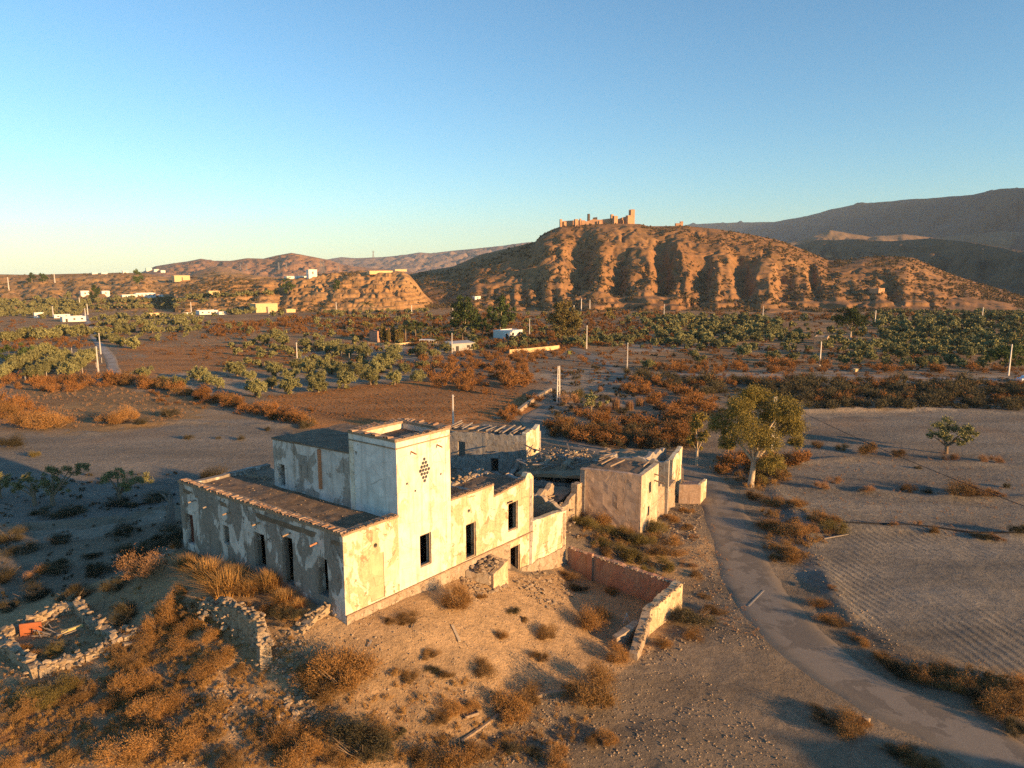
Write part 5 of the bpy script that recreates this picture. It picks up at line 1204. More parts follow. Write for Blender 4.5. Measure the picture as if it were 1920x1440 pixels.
for k in range(6):
    olives(row((1645+6*k,606+11*k),(1925,606+12*k),13,24,7), f'in {["farthest","second","third","fourth","fifth","nearest"][k]} row right of the pine', f'grove right of the pine row {ORD[k]}', dense=False)
olives(row((10,640),(155,628),9,26,5), 'below the white farm cottages', 'olives below the cottages', dense=False)
olives(row((185,626),(370,622),12,20,5)+row((190,640),(250,652),4,26,4), 'beside the track bend', 'olives beside the track bend', dense=False)
# far groves read as one mass
OLF = [crown_proto(540+i, blobset(545+i, 6, .5, .65, .5, 44, .9), .42, .26, M_olive)[1] for i in range(3)]
SHL = [shrub_proto(565+i, 36, M_rust, 6, .3, .2, flat=.6)[1] for i in range(4)]
SHF = [shrub_proto(560+i, 150, M_rust, 6, .30, .15)[1] for i in range(4)]
TUF = [shrub_proto(570+i, 46, M_rust, 5, .5, .09, up=1.2)[1] for i in range(3)]
_pm = {'far_olive_grove': M_olive, 'far_scrub': M_rust, 'dark_scrub': M_dusky, 'dry_herbs': m_leaf('leaf_herb', (.25,.12,.045), (.17,.085,.035), .1), 'field_herbs': M_tan}
it = []
for k in range(4): it += row((0,572+7*k),(150,570+7*k),14,17,3)
it += row((165,568),(345,566),20,14,2)+row((165,578),(330,577),18,15,2)+row((180,600),(360,597),18,17,3)+row((185,612),(375,608),16,18,4)
it += row((350,560),(520,552),20,15,4)+row((420,590),(470,588),6,16,3)+row((600,590),(800,586),20,13,3)+row((640,596),(760,600),12,14,4)+row((1210,596),(1300,598),12,16,3)+row((1650,590),(1930,592),26,17,2)
it += [(x, y, R.uniform(9,25)) for x, y in in_px([(1200,592),(1930,592),(1930,690),(1640,680),(1500,660),(1200,655)], 250, 81, 6)] + [(x, y, R.uniform(9,18)) for x, y in in_px([(0,560),(420,556),(560,600),(420,640),(180,640),(0,625)], 70, 82, 6)] + [(x, y, R.uniform(10,20)) for x, y in in_px([(600,590),(1200,590),(1200,650),(900,660),(560,640)], 170, 83, 5)] + [(x, y, R.uniform(14,24)) for x, y in in_px([(430,640),(700,650),(840,680),(760,700),(560,690),(430,690)], 60, 84, 8)]
mass('far_olive_grove', it, OLF, _pm['far_olive_grove'], 'far rows of olive trees merging into one mass below the hills', 'grove')
it = [(x, y, R.uniform(8,18)) for x, y in in_px([(600,592),(1200,588),(1600,590),(1930,594),(1930,604),(1500,600),(1250,640),(1000,660),(780,650),(600,625),(400,632),(380,612)], 1500, 21)]
it += [(x, y, R.uniform(5,13)) for x, y in in_px([(0,600),(1930,600),(1930,735),(1300,735),(1000,720),(700,690),(430,690),(200,640),(0,660)], 1500, 86)]
it += [(x, y, R.uniform(8,16)) for x, y in in_px([(1180,640),(1560,655),(1640,690),(1200,690),(1100,660)], 130, 22)]
it += [(x, y, R.uniform(8,18)) for x, y in in_px([(0,635),(180,640),(190,655),(0,662)], 60, 23)] + [(x, y, R.uniform(6,14)) for x, y in in_px([(190,650),(260,715),(300,760),(560,790),(600,770),(240,705)], 50, 24)]
mass('far_scrub', it, SHF, _pm['far_scrub'], 'rust coloured scrub covering the far valley floor', 'scrub')
it = [(x, y, R.uniform(8,20)) for x, y in in_px([(1030,700),(1170,690),(1200,760),(1480,735),(1930,712),(1930,770),(1500,770),(1300,790),(1020,790)], 240, 25)]
it += [(x, y, R.uniform(6,14)) for x, y in in_px([(0,900),(330,880),(340,1010),(300,1100),(0,1130)], 160, 26)]
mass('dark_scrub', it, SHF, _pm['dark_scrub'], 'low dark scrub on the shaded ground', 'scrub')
it = [(x, y, R.uniform(2.5,7)) for x, y in in_px([(500,742),(700,722),(960,722),(1000,745),(960,785),(880,796),(640,786),(520,765)], 2200, 27)]
it += [(x, y, R.uniform(2,5)) for x, y in in_px([(215,648),(420,628),(560,640),(690,668),(640,688),(470,690),(240,712)], 1500, 28)]
mass('dry_herbs', it, SHL, _pm['dry_herbs'], 'rust red dry herbs covering the fallow fields', 'herbs')
it = [(x, y, R.uniform(4,9)) for x, y in in_px([(0,705),(200,722),(420,748),(330,792),(150,802),(0,790)], 420, 29)]
it += [(x, y, R.uniform(5,12)) for x, y in in_px([(0,1180),(300,1090),(420,1150),(560,1200),(900,1290),(1100,1320),(1000,1440),(0,1440)], 750, 30)]
it += [(x, y, R.uniform(4,10)) for x, y in in_px([(1240,1000),(1340,980),(1390,1110),(1440,1200),(1330,1180),(1280,1080)], 160, 33)]
it += [(x, y, R.uniform(3,8)) for x, y in in_px([(1430,900),(1500,860),(1920,860),(1920,1010),(1540,1000),(1540,1150),(1700,1240),(1920,1320),(1920,1300),(1560,1180)], 380, 34)]
mass('field_herbs', it, TUF, _pm['field_herbs'], 'thin straw coloured herbs on the open ground', 'herbs')

# single trees
def single(name, px, py, blobs, leaf, wd, mat, bark, tr, label, seed, limbs=None, cat='tree', droop=0., th=None, lean=(0,0), dens=1.0, grow=1.0):
    """blobs (photo x, photo y, radius px, depth offset px, leaves); placed about the tree's own foot"""
    p = G1(px, py); k = px_depth(p)/FPX
    bs = [((b[0]-px)*k*grow, b[3]*k*2, (py-b[1])*k, b[2]*k*grow, b[2]*k*.85*grow, b[4]) for b in blobs]
    zmin = min(b[2] for b in bs); th = th*k if th else max(zmin*.6, .6)
    tk = trunk_proto(seed, th, tr*k, [(b[0]*.92, b[1]*.92, b[2]) for b in bs[:limbs or 6]], bark, lean=(lean[0]*k, 0))
    return tree(name, p, 1.0, 0, [('trunk', tk), ('crown', crown_proto(seed+1, bs, leaf*k, wd*k, mat, droop=droop, density=dens)[0])], label, cat)
single('eucalyptus_tree', 1407, 912, [(1378,762,24,-6,2200),(1415,748,26,8,2400),(1450,762,26,-8,2400),(1472,800,24,4,2000),(1440,792,30,14,2400),(1388,800,28,-14,2200),(1352,795,20,6,1300),(1420,815,24,-16,1800),(1362,828,14,-4,700),(1480,828,13,2,600),(1436,862,20,-8,1300),(1400,735,14,0,700)], 3.6, 1.05, M_euca, M_palebark, 5.5, 'tall spreading eucalyptus with pale trunk beside the road bend', 600, 8, droop=.7, th=52, lean=(4,0), dens=2.6, grow=1.12)
single('eucalyptus_tree', 1306, 872, [(1300,800,16,0,700),(1312,785,14,4,700),(1318,815,14,-4,600),(1294,825,12,2,500),(1306,840,10,0,300)], 4.6, 1.8, M_euca, M_palebark, 2.6, 'slender dusky eucalyptus standing left of the tall one', 610, droop=.6, th=30)
single('eucalyptus_tree', 1364, 862, [(1358,812,16,4,600),(1372,800,16,0,600),(1366,830,12,-4,400)], 4.6, 1.8, M_euca, M_palebark, 2.2, 'small eucalyptus half hidden behind the tall one', 615, droop=.6, th=22)
single('olive_tree', 1774, 850, [(1755,805,16,0,900),(1778,797,18,6,1100),(1800,808,17,-4,1000),(1822,815,11,2,500),(1745,818,9,0,350),(1790,822,11,-8,450),(1765,818,13,-6,500)], 3.6, 1.7, M_olive, M_bark, 3.6, 'lone broad olive tree in the right fields', 620, 6, th=16, cat='olive tree')
single('olive_tree', 225, 945, [(208,893,15,0,700),(222,888,12,4,500),(250,898,18,0,900),(272,900,14,2,600),(240,910,12,-4,400)], 3.4, 1.6, M_olive, M_bark, 4.0, 'gnarled olive in the house shade, nearest the terrace', 630, 5, th=22, cat='olive tree')
single('olive_tree', 100, 948, [(98,905,20,0,1000),(105,885,16,0,800),(140,878,16,2,700),(162,875,13,0,500),(118,915,12,4,400)], 3.4, 1.6, M_olive, M_bark, 4.0, 'gnarled olive in the house shade, leaning to the right', 640, 5, th=20, cat='olive tree')
single('olive_tree', 66, 948, [(48,905,16,0,700),(66,912,14,4,500),(35,915,11,0,400),(60,895,12,0,400)], 3.4, 1.6, M_olive, M_bark, 3.6, 'gnarled olive in the house shade between its two neighbours', 645, 4, th=18, cat='olive tree')
single('olive_tree', 0, 935, [(8,900,16,0,700),(-12,895,16,0,600),(18,910,9,0,250)], 3.4, 1.6, M_olive, M_bark, 3.2, 'shaded olive cut by the left edge of the picture', 648, 3, th=18, cat='olive tree')
single('small_tree', 1108, 776, [(1103,748,13,0,600),(1115,742,10,2,350),(1128,755,9,0,250),(1095,757,8,0,220),(1140,754,6,0,120)], 3.2, 1.6, M_olive, M_bark, 2.6, 'small crooked tree right of the twin concrete pole', 650, 4, th=14)
single('eucalyptus_tree', 872, 628, [(868,598,13,0,500),(880,590,13,3,500),(860,582,11,0,400),(872,570,12,-2,450),(888,604,11,0,400),(858,604,9,0,300)], 3.4, 2.3, M_fresh, M_palebark, 1.4, 'dense dark eucalyptus behind the palms', 660, 5, droop=.4, th=14, dens=1.9, grow=1.3)
single('eucalyptus_tree', 938, 622, [(932,598,12,0,450),(946,600,12,0,450),(940,578,10,2,350),(940,562,8,0,260),(925,588,9,0,250),(950,585,10,0,330)], 3.4, 2.3, M_fresh, M_palebark, 1.4, 'tall pointed eucalyptus behind the low pale house', 665, 5, droop=.4, th=12, dens=1.9, grow=1.3)
single('eucalyptus_tree', 1060, 642, [(1046,598,15,0,600),(1062,585,15,2,600),(1074,602,14,0,520),(1055,612,14,-3,520),(1070,620,11,0,360),(1050,580,10,0,280)], 3.4, 2.3, M_green, M_palebark, 1.6, 'round crowned eucalyptus beside the farm road', 670, 6, droop=.4, th=18, dens=1.9, grow=1.3)
single('umbrella_pine', 1594, 638, [(1586,590,13,0,700),(1602,594,14,2,700),(1592,602,15,-4,700),(1612,604,9,0,300),(1576,600,9,0,300),(1596,584,9,0,350)], 2.6, 1.5, M_pine, M_palebark, 1.9, 'dark umbrella pine with bare trunk beside the stone hut', 680, 5, th=22, dens=1.9, grow=1.3)
single('carob_tree', 1605, 645, [(1612,628,10,0,350),(1618,640,10,0,350),(1600,640,8,-3,250)], 3.0, 1.6, M_green, M_bark, 1.2, 'bushy olive green tree under the umbrella pine', 685, 3, th=5)
single('carob_tree', 1885, 692, [(1878,660,18,0,900),(1900,655,18,3,900),(1862,672,13,0,500),(1890,675,16,-4,700),(1915,668,16,0,700),(1852,662,9,0,250)], 3.2, 1.7, M_fresh, M_bark, 2.2, 'big bushy green tree at the right edge of the picture', 690, 5, th=14)
single('carob_tree', 785, 625, [(778,612,11,0,400),(790,608,11,0,400),(768,616,8,0,250)], 3.0, 1.6, M_fresh, M_bark, 1.3, 'round green tree right of the palms by the villa', 695, 3, th=8)
single('carob_tree', 690, 622, [(686,610,9,0,300),(695,614,8,0,250)], 3.0, 1.6, M_green, M_bark, 1.0, 'rounded tree left of the pink villa', 697, 2, th=6)
for i, (x, y, w, lab) in enumerate(((905,632,30,'dark green thicket tree left of the pale house'),(1140,600,18,'small olive green tree below the castle hill'),(540,552,24,'dark conifer on the slope of the bluff'),(632,545,16,'green tree on the bluff slope, right of the conifer'),(20,690,40,'dark carob at the left edge above the hedge rows'),(50,680,30,'dark carob beside the hedge rows'),(178,565,26,'tall tree between the white farm buildings'),(260,538,24,'broad tree on the plateau slope'),(60,530,14,'leftmost round tree on the plateau edge'),(82,530,14,'right round tree on the plateau edge'))):
    p = G1(x, y); 
    single('green_tree', x, y, [(x-w*.2,y-w*.6,w*.36,0,260),(x+w*.22,y-w*.7,w*.36,2,260),(x,y-w*1.0,w*.34,0,260),(x+w*.05,y-w*.4,w*.3,-3,160)], 3.2, 1.8, M_fresh if i not in (1,) else M_green, M_bark, 1.0, lab, 700+3*i, 3, th=w*.3)
# dead trunk at the end of the west wall
p = G1(318, 985); k = px_depth(p)/FPX; mb = MB()
mb.tube([(0,0,-.2),(.15,0,1.0),(.3,.1,2.2),(.1,.1,3.0)], [.55,.42,.3,.12], 8); mb.tube([(.3,.1,2.1),(-.3,0,3.0),(-.7,.1,3.2)], [.18,.1,.04], 6); mb.tube([(.3,.1,2.2),(.5,0,3.1)], [.14,.04], 6); mb.tube([(.15,0,1.2),(-.5,0,2.0),(-.6,.1,2.7)], [.16,.08,.03], 6)
o = mb.build('dead_stump', m_plain('dead_bark', (.19,.16,.13), .95, .4, 5, .9), None); o.location = tuple(p); tag(o, 'thick dead grey tree stump at the far end of the shaded wall', 'stump')
# cypresses before the villa
CY = []
for i in range(3):
    g = np.random.default_rng(800+i); n = 700; t = g.random(n); a = g.uniform(0, 6.283, n); r = .13*np.sin(np.pi*np.clip(t*.9+.08, 0, 1))**.7*(.6+.4*g.random(n))
    c = np.stack([np.cos(a)*r, np.sin(a)*r, .04+t*.96], 1); d = np.stack([np.cos(a)*.35, np.sin(a)*.35, np.ones(n)], 1); d /= np.linalg.norm(d, axis=1)[:, None]
    V, F, A = leaf_tris(c, d, .09*g.uniform(.6,1.3,n), .04*g.uniform(.7,1.3,n), g); CY.append(np_mesh('crown', V, F, M_green, False, {'v': A}))
ctr = MB().tube([(0,0,-.03),(0,0,.3)], [.025,.02], 6).mesh('trunk', M_bark)
its = [(710,640,24),(717,641,34),(722,641,30),(729,642,28),(737,641,36),(743,642,26),(749,642,32),(755,641,22)]
for i, ((x, y, h), p) in enumerate(zip(its, G([(a, b) for a, b, _ in its]))): tree('cypress_tree', p, h*px_depth(p)/FPX, R.uniform(0,6), [('trunk', ctr), ('crown', R.choice(CY))], f'narrow cypress before the pink villa, {ordinal(i, 8)}', 'cypress', 'cypresses before the villa')
# palms
def frond_mesh():
    mb = MB(); n = 9
    for k in range(n):
        t = k/(n-1); x = t*.9; z = .42*t - .75*t*t; w = .13*math.sin(math.pi*min(1, t*.9+.12))+.02
        for sgn in (-1, 1):
            mb.add([(x-.03, 0, z), (x+.05, 0, z+.01), (x+.10, sgn*w, z-.10*(.4+t))], [(0,1,2)], .3+.05*k)
            mb.add([(x+.02, 0, z), (x+.09, 0, z-.01), (x+.16, sgn*w*.9, z-.13*(.4+t))], [(0,1,2)], .5)
    return mb.mesh('frond', M_palm)
FR = frond_mesh()
ptr = MB().tube([(0,0,-.1),(.03,0,.5),(0,0,1.0)], [.075,.06,.055], 8).mesh('trunk', M_bark)
its = [(761,642,26,28,'tallest palm at the right end of the villa'),(779,635,18,20,'palm just right of the villa palm'),(808,632,12,26,'first of the short bushy palms right of the villa'),(832,630,14,26,'second of the short bushy palms right of the villa'),(867,640,18,26,'palm with drooping crown before the dark eucalyptus'),(898,645,10,26,'low palm beside the pale house'),(822,645,8,22,'low palm beside the flat farm shed'),(689,588,18,20,'lone palm on the far slope below the bluff'),(903,622,20,20,'slim palm between the two dark eucalypts'),(100,668,8,22,'low palm above the hedge rows')]
for (x, y, th, cw, lab), p in zip(its, G([(a[0], a[1]) for a in its])):
    k = px_depth(p)/FPX; r = tag(empty('palm_tree', tuple(p), R.uniform(0,6)), lab, 'palm', 'palms around the farms')
    t = link(bpy.data.objects.new('trunk', ptr), r); t.scale = (th*k*.9, th*k*.9, th*k)
    for j in range(22):
        f = link(bpy.data.objects.new('frond', FR), r); f.location = (0, 0, th*k*.98); q = cw/2*k*R.uniform(1.0,1.3); f.scale = (q, q, q); f.rotation_euler = (0, -R.uniform(-.5,.95), j*2.4+R.uniform(-.2,.2))
# ------------------------------------------------------------------ castle
M_castle = m_plain('castle_rammed_earth', (.46,.26,.145), .95, .25, .25, .6)
M_castle_d = m_plain('castle_dark_stone', (.10,.075,.06), .95, .25, .25, .6)
castle = None
def zhill(px, py, Y): return aty(px, py, Y)
cY = 792.0
cb = aty(1120, 421, cY); castle = empty('hilltop_castle', tuple(cb)); tag(castle, 'ruined ochre castle with towers and walls along the hill crest', 'castle')
def crenel(mb, x0, x1, y0, y1, z, w=1.3, h=1.2):
    n = max(2, int((x1-x0)/(2*w)))
    for k in range(n):
        a = x0 + (x1-x0)*(k+.25)/n; b = a + (x1-x0)*.5/n; mb.box(a, b, y0, y0+.7, z-.01, z+h); mb.box(a, b, y1-.7, y1, z-.01, z+h)
def ctower(name, xa, xb, yt, yb, mat=M_castle, dep=8.0, cren=True, dy=0.0, rot=24):
    """tower whose sides span photo x xa..xb, from photo y yt down into the hill"""
    Y = cY+dy; a = aty(xa, yb, Y); b = aty(xb, yb, Y); t = aty(xa, yt, Y)[2]; w = (b[0]-a[0]); c, s = math.cos(math.radians(rot)), math.sin(math.radians(rot)); q = w/(c+s*.9)
    mb = MB(); mb.box(-q/2, q/2, -q*.45, q*.45, a[2]-9, t)
    if cren: crenel(mb, -q/2, q/2, -q*.45, q*.45, t, q/8, q/7)
    o = mb.build(name, mat, None); o.parent = castle; o.location = ((a[0]+b[0])/2-cb[0], Y-cb[1], -cb[2]); o.rotation_euler = (0,0,math.radians(rot)); return o
ctower('keep', 1178.5, 1189.5, 394, 422); ctower('gate_tower', 1173, 1184, 404, 422, cren=False, dy=-6); ctower('tower', 1148, 1158, 405, 420, cren=False, dy=-4)
ctower('tower', 1144, 1150, 402, 417, cren=False, dy=8); ctower('tower', 1076, 1084, 411, 422, cren=False, dy=-4); ctower('tower', 1049, 1054, 411, 424, cren=False); ctower('tower', 1086, 1090, 410, 420, cren=False, dy=2)
ctower('dark_tower', 1101, 1106, 401, 415, M_castle_d, cren=False, dy=6)
def cwall(pts, yd=0, mat=M_castle):
    mb = MB()
    for (x0, y0), (x1, y1) in zip(pts[:-1], pts[1:]):
        a = aty(x0, y0, cY+yd); b = aty(x1, y1, cY+yd)
        vs = [(p[0], p[1]+d, z) for p in (a, b) for d in (0, 1.6) for z in (p[2]-9, p[2])]
        mb.add(vs, [(0,4,5,1),(2,3,7,6),(1,5,7,3),(0,1,3,2),(4,6,7,5)])
    o = mb.build('curtain_wall', mat, castle)
cwall([(1050,415),(1062,414),(1080,413)], 1); cwall([(1090,413),(1100,415),(1112,411),(1125,412),(1140,410),(1150,409)], 1); cwall([(1156,412),(1166,408),(1178,405)], 2); cwall([(1112,408),(1120,407)], 8, M_castle_d)
for k in range(14):
    x = R.uniform(1060, 1175); p = aty(x, 417, cY); mb = MB(); q = R.uniform(1.5,4); mb.box(-q, q, -q*.5, q*.5, -8, R.uniform(.5,2.6)); o = mb.build('ruined_wall', M_castle, None); o.parent = castle; o.location = (p[0]-cb[0], R.uniform(0,6), p[2]-cb[2]); o.rotation_euler = (0,0,R.uniform(0,1))
wt = aty(1273, 424, 788); mb = MB(); mb.box(-4,4,-2,2,-5,3); mb.box(1,4,-2,2,3,5); o = mb.build('outer_watch_ruin', M_castle); o.location = tuple(wt); tag(o, 'small ruined outwork on the crest right of the castle', 'ruin')

# ------------------------------------------------------------------ farms and far houses
M_white = m_plain('wall_white', (.74,.70,.62), .9, .12, .8, .2)
M_ochre = m_plain('wall_ochre', (.62,.44,.23), .9, .15, .8, .2)
M_pinkw = m_plain('wall_pink', (.46,.25,.17), .9, .15, .8, .2)
M_stonew = m_plain('wall_stone', (.36,.26,.17), .95, .3, 1.2, .6)
M_win = m_plain('window_dark', (.03,.03,.03), .4, .2, 2, 0)
M_rooft = m_plain('roof_tiles_red', (.34,.15,.08), .9, .25, 1.5, .4)
M_grey = m_plain('sheet_grey', (.42,.40,.37), .7, .15, 1, .2)
HP = {}
def farm(name, px, py, wpx, hpx, mat, label, az=42, dep=.6, win=0, door=0, roof='flat', cat='house', roofmat=None, wins=None):
    """px,py = middle of the foot of the camera-facing long wall; az turns the long wall towards the sun"""
    p = hillpt(px, py); k = px_depth(p)/FPX; w = wpx*k; h = hpx*k; d = w*dep
    r = empty(name, tuple(p), math.radians(az)); tag(r, label, cat)
    rm = roofmat or mat
    body = MB(); body.box(-w/2, w/2, 0, d, -1.5, h); b = body.build('wall', mat, r, world=False)
    m = MB(); t = .25*min(1, h/3)
    if roof == 'flat':
        for (x0, x1, y0, y1) in ((-w/2-.05, w/2+.05, -.05, .22), (-w/2-.05, w/2+.05, d-.22, d+.05), (-w/2-.05, -w/2+.22, .22, d-.22), (w/2-.22, w/2+.05, .22, d-.22)): m.box(x0, x1, y0, y1, h-.02, h+t)
        m.build('parapet', rm, r, world=False)
    elif roof == 'pitch':
        e = .3; m.add([(-w/2-e,-e,h-.02),(w/2+e,-e,h-.02),(w/2+e,d+e,h-.02),(-w/2-e,d+e,h-.02),(-w/2-e,d/2,h+d*.18),(w/2+e,d/2,h+d*.18)], [(0,1,5,4),(2,3,4,5),(0,4,3),(1,2,5),(0,3,2,1)]); m.build('roof', rm, r, world=False)
    else:
        m.add([(-w/2-.3,-.4,h+.02),(w/2+.3,-.4,h+.02),(w/2+.3,d+.3,h+.3),(-w/2-.3,d+.3,h+.3),(-w/2-.3,-.4,h+.16),(w/2+.3,-.4,h+.16),(w/2+.3,d+.3,h+.44),(-w/2-.3,d+.3,h+.44)], [(0,3,2,1),(4,5,6,7),(0,1,5,4),(1,2,6,5),(2,3,7,6),(3,0,4,7)]); m.build('roof', rm, r, world=False)
    n = win+door
    for j in range(n):
        x = -w/2 + w*(j+.5)/n; ww = min(1.1, w/n*.35); isd = j < door
        q = MB(); q.box(x-ww/2, x+ww/2, -.035, .02, (0 if isd else h*.38), (h*.68 if isd else h*.74)); q.build('door' if isd else 'window', M_win, r, world=False)
    return r
F_ = farm
F_('white_cottage', 74, 596, 15, 9, M_white, 'small white cube cottage with chimney, leftmost on the valley floor', win=1)
F_('white_cottage', 117, 596, 26, 6, M_white, 'long low white farm building behind the track cottage', win=2, dep=.4)
F_('white_cottage', 140, 603, 38, 9, M_white, 'white cottage with dark door beside the bend of the track', win=2, door=1)
F_('white_farmhouse', 160, 555, 14, 9, M_white, 'white cube house left of the tall tree below the plateau', win=1)
F_('white_farmhouse', 199, 554, 13, 8, M_white, 'white cube house right of the tall tree below the plateau', win=1)
F_('white_farmhouse', 274, 557, 34, 7, M_white, 'long white farmhouse with many windows below the plateau', win=5, dep=.4)
F_('white_farmhouse', 244, 558, 26, 5, M_white, 'low white wing left of the long farmhouse', win=2, dep=.4)
F_('white_farmhouse', 301, 557, 10, 4, M_white, 'lowest white annex right of the long farmhouse', dep=.5)
F_('stone_barn', 342, 526, 28, 9, M_ochre, 'cream ruined barn on the plateau slope', win=0, door=1)
F_('stone_barn', 402, 551, 20, 5, M_ochre, 'small cream shed on the slope right of the ruined barn', door=1)
F_('white_cottage', 355, 592, 18, 5, M_white, 'low white shed at the left of the middle farm', win=1)
F_('white_cottage', 392, 590, 34, 7, M_white, 'white cottage of the middle farm with flat roof', win=3)
F_('white_cottage', 418, 590, 14, 5, M_white, 'white annex at the right of the middle farm', win=1)
F_('ochre_barn', 501, 586, 42, 16, M_ochre, 'big ochre barn with open bay under the bluff', door=1)
F_('stone_barn', 546, 586, 18, 6, M_ochre, 'low roofless enclosure right of the ochre barn', dep=.5)
F_('stone_barn', 294, 592, 24, 5, M_ochre, 'low cream shed among the olives of the left valley', dep=.4)
F_('white_works', 587, 519, 17, 13, M_white, 'white square works tower on the bluff skyline', win=1)
F_('white_works', 557, 522, 40, 4, M_white, 'long low white works shed on the bluff skyline', win=3, dep=.3)
F_('retaining_wall', 715, 511, 50, 3, M_ochre, 'long cream walled platform on top of the bluff', dep=.2, cat='wall')
F_('retaining_wall', 752, 509, 26, 4, M_ochre, 'short cream block at the end of the bluff top', dep=.2, cat='wall')
for i, (x, y, w, h) in enumerate(((236,512,10,4),(248,511,12,5),(262,510,8,4),(280,508,10,5),(294,509,9,4),(306,511,8,4),(178,514,9,3),(196,514,10,3))):
    F_('village_house', x, y, w, h, M_white, f'tiny white village house on the plateau skyline, {ordinal(sorted((178,196,236,248,262,280,294,306)).index(x), 8)}', dep=.6)
F_('pink_villa', 728, 640, 46, 20, M_pinkw, 'pink villa with red tiled roof behind the cypresses', win=3, roof='flat', roofmat=M_rooft)
F_('pale_house', 962, 634, 48, 13, M_white, 'low pale flat roofed house with blue door left of the round eucalyptus', win=2, door=1)
F_('farm_shed', 868, 658, 46, 13, M_grey, 'open farm shed with flat sheet roof behind the olives', win=1, door=1, roof='mono', az=30)
F_('stone_hut', 1552, 645, 44, 13, M_stonew, 'roofless stone hut with one sunlit end under the umbrella pine', az=62, dep=.5)
F_('hill_ruin', 1653, 547, 28, 6, M_castle, 'roofless stone ruin on a terrace of the castle hill', win=2, cat='ruin')
F_('hill_ruin', 1563, 482, 18, 3, M_castle, 'tiny ruin in the saddle of the castle hill crest', cat='ruin')
F_('white_cottage', 896, 561, 14, 5, M_white, 'tiny white cottage at the foot of the castle hill', win=1)
F_('white_block', 1799, 697, 16, 6, M_white, 'small pale masonry trough at the lane edge', az=0, cat='trough') if False else None
F_('masonry_trough', 1607, 697, 14, 5, M_ochre, 'small cream masonry box in the rust shrubs above the lane', dep=.4, cat='trough')
# pergola by the palms
p = hillpt(800, 645); k = px_depth(p)/FPX; r = tag(empty('white_pergola', tuple(p), math.radians(-12)), 'open white pergola with flat roof beside the palms', 'pergola'); w = 30*k; m = MB(); m.box(-w/2, w/2, 0, w*.5, 6.5*k, 7.6*k); m.build('roof', M_white, r, world=False)
for x in (-.46, -.15, .15, .46):
    for y in (.03, .47): m = MB(); m.box(w*x-.1, w*x+.1, w*y-.1, w*y+.1, -.3, 6.5*k-.01); m.build('post', M_white, r, world=False)
# low farm walls
def lowwall(name, pts, h, mat, label, th=.35):
    P = G(pts); mb = MB()
    for a, b in zip(P[:-1], P[1:]):
        d = Vector((b-a).tolist()); nn = Vector((-d.y, d.x, 0)).normalized()*th; vs = []
        for q in (a, b):
            for o_ in (-.5, .5):
                for z in (-.5, h): vs.append((q[0]+nn.x*o_, q[1]+nn.y*o_, q[2]+z))
        mb.add(vs, [(0,4,5,1),(2,3,7,6),(1,5,7,3),(0,1,3,2),(4,6,7,5)])
    return tag(mb.build(name, mat), label, 'wall')
lowwall('farm_wall', [(955,664),(990,661),(1020,658),(1048,655)], 1.3, M_ochre, 'low cream wall along the front of the farm plot')
lowwall('farm_wall', [(690,645),(740,648),(770,645),(840,650)], .7, M_ochre, 'thin kerb wall below the cypresses')
0 and lowwall('field_wall', [(215,662),(260,660),(330,655),(420,651)], .5, M_stonew, 'low stone field wall across the red field')
lowwall('road_wall', [(972,775),(990,760),(1015,744),(1032,733)], .7, M_rough, 'low rubble wall along the left side of the road bend', .6)
0 and lowwall('terrace_wall', [(60,722),(110,720),(130,720)], .5, M_white, 'low pale kerb below the olive rows')
# utility poles
M_pole = m_plain('pole_concrete', (.62,.56,.48), .9, .12, 2, .1)
def pole(px, py, top, label, tw=.11, kind='pole'):
    p = hillpt(px, py); k = px_depth(p)/FPX; h = (py-top)*k; r = tag(empty('utility_pole', tuple(p), R.uniform(-.3,.3)), label, 'pole', 'concrete utility poles'); s = max(1, k*5.5)
    mb = MB(); b, t = tw*1.35*s, tw*.8*s
    mb.add([(-b,-b*.8,-.6),(b,-b*.8,-.6),(b,b*.8,-.6),(-b,b*.8,-.6),(-t,-t*.8,h),(t,-t*.8,h),(t,t*.8,h),(-t,t*.8,h)], [(0,3,2,1),(4,5,6,7),(0,1,5,4),(1,2,6,5),(2,3,7,6),(3,0,4,7)])
    mb.build('post', M_pole, r, world=False)
    m = MB(); m.box(-.28, .28, t*.8, t*.8+.06, h-.3, h-.22); m.build('crossarm', M_grey, r, world=False)
    return r
for x, y, t, lab in ((850,812,738,'concrete pole rising right behind the tower'),(1176,694,642,'tall pole beside the winding road, right of the round eucalyptus'),(1537,686,640,'pole standing below the stone hut'),(558,686,642,'pole at the right end of the red field'),(185,700,650,'nearest pole beside the left track'),(189,664,624,'second pole beside the left track'),(1100,654,610,'pole by the farm road bend'),(848,664,625,'pole before the farm shed'),(993,632,598,'pole right of the pale house'),(1891,704,645,'pole before the bushy tree at the right edge'),(1430,602,574,'pole on the flat below the castle hill, left of the pine'),(1640,612,582,'pole just right of the umbrella pine'),(1841,602,576,'pole at the right below the castle hill'),(1245,596,570,'pole below the pale cliff'),(1090,582,560,'pole at the foot of the gullies'),(1106,580,562,'short pole at the foot of the gullies'),(1076,592,572,'pole behind the round eucalyptus'),(849,604,576,'pole left of the dark eucalyptus'),(772,590,572,'pole below the nose of the bluff'),(631,588,566,'pole on the slope below the bluff'),(504,588,576,'short pole before the ochre barn'),(359,588,566,'pole beside the middle farm'),(165,590,570,'pole above the bend of the track'),(100,594,574,'pole among the left groves'),(160,592,578,'short pole by the track cottages'),(150,575,558,'pole below the plateau houses'),(17,544,520,'leftmost pole on the plateau slope'),(103,530,512,'pole on the plateau edge')):
    pole(x, y, t, lab)
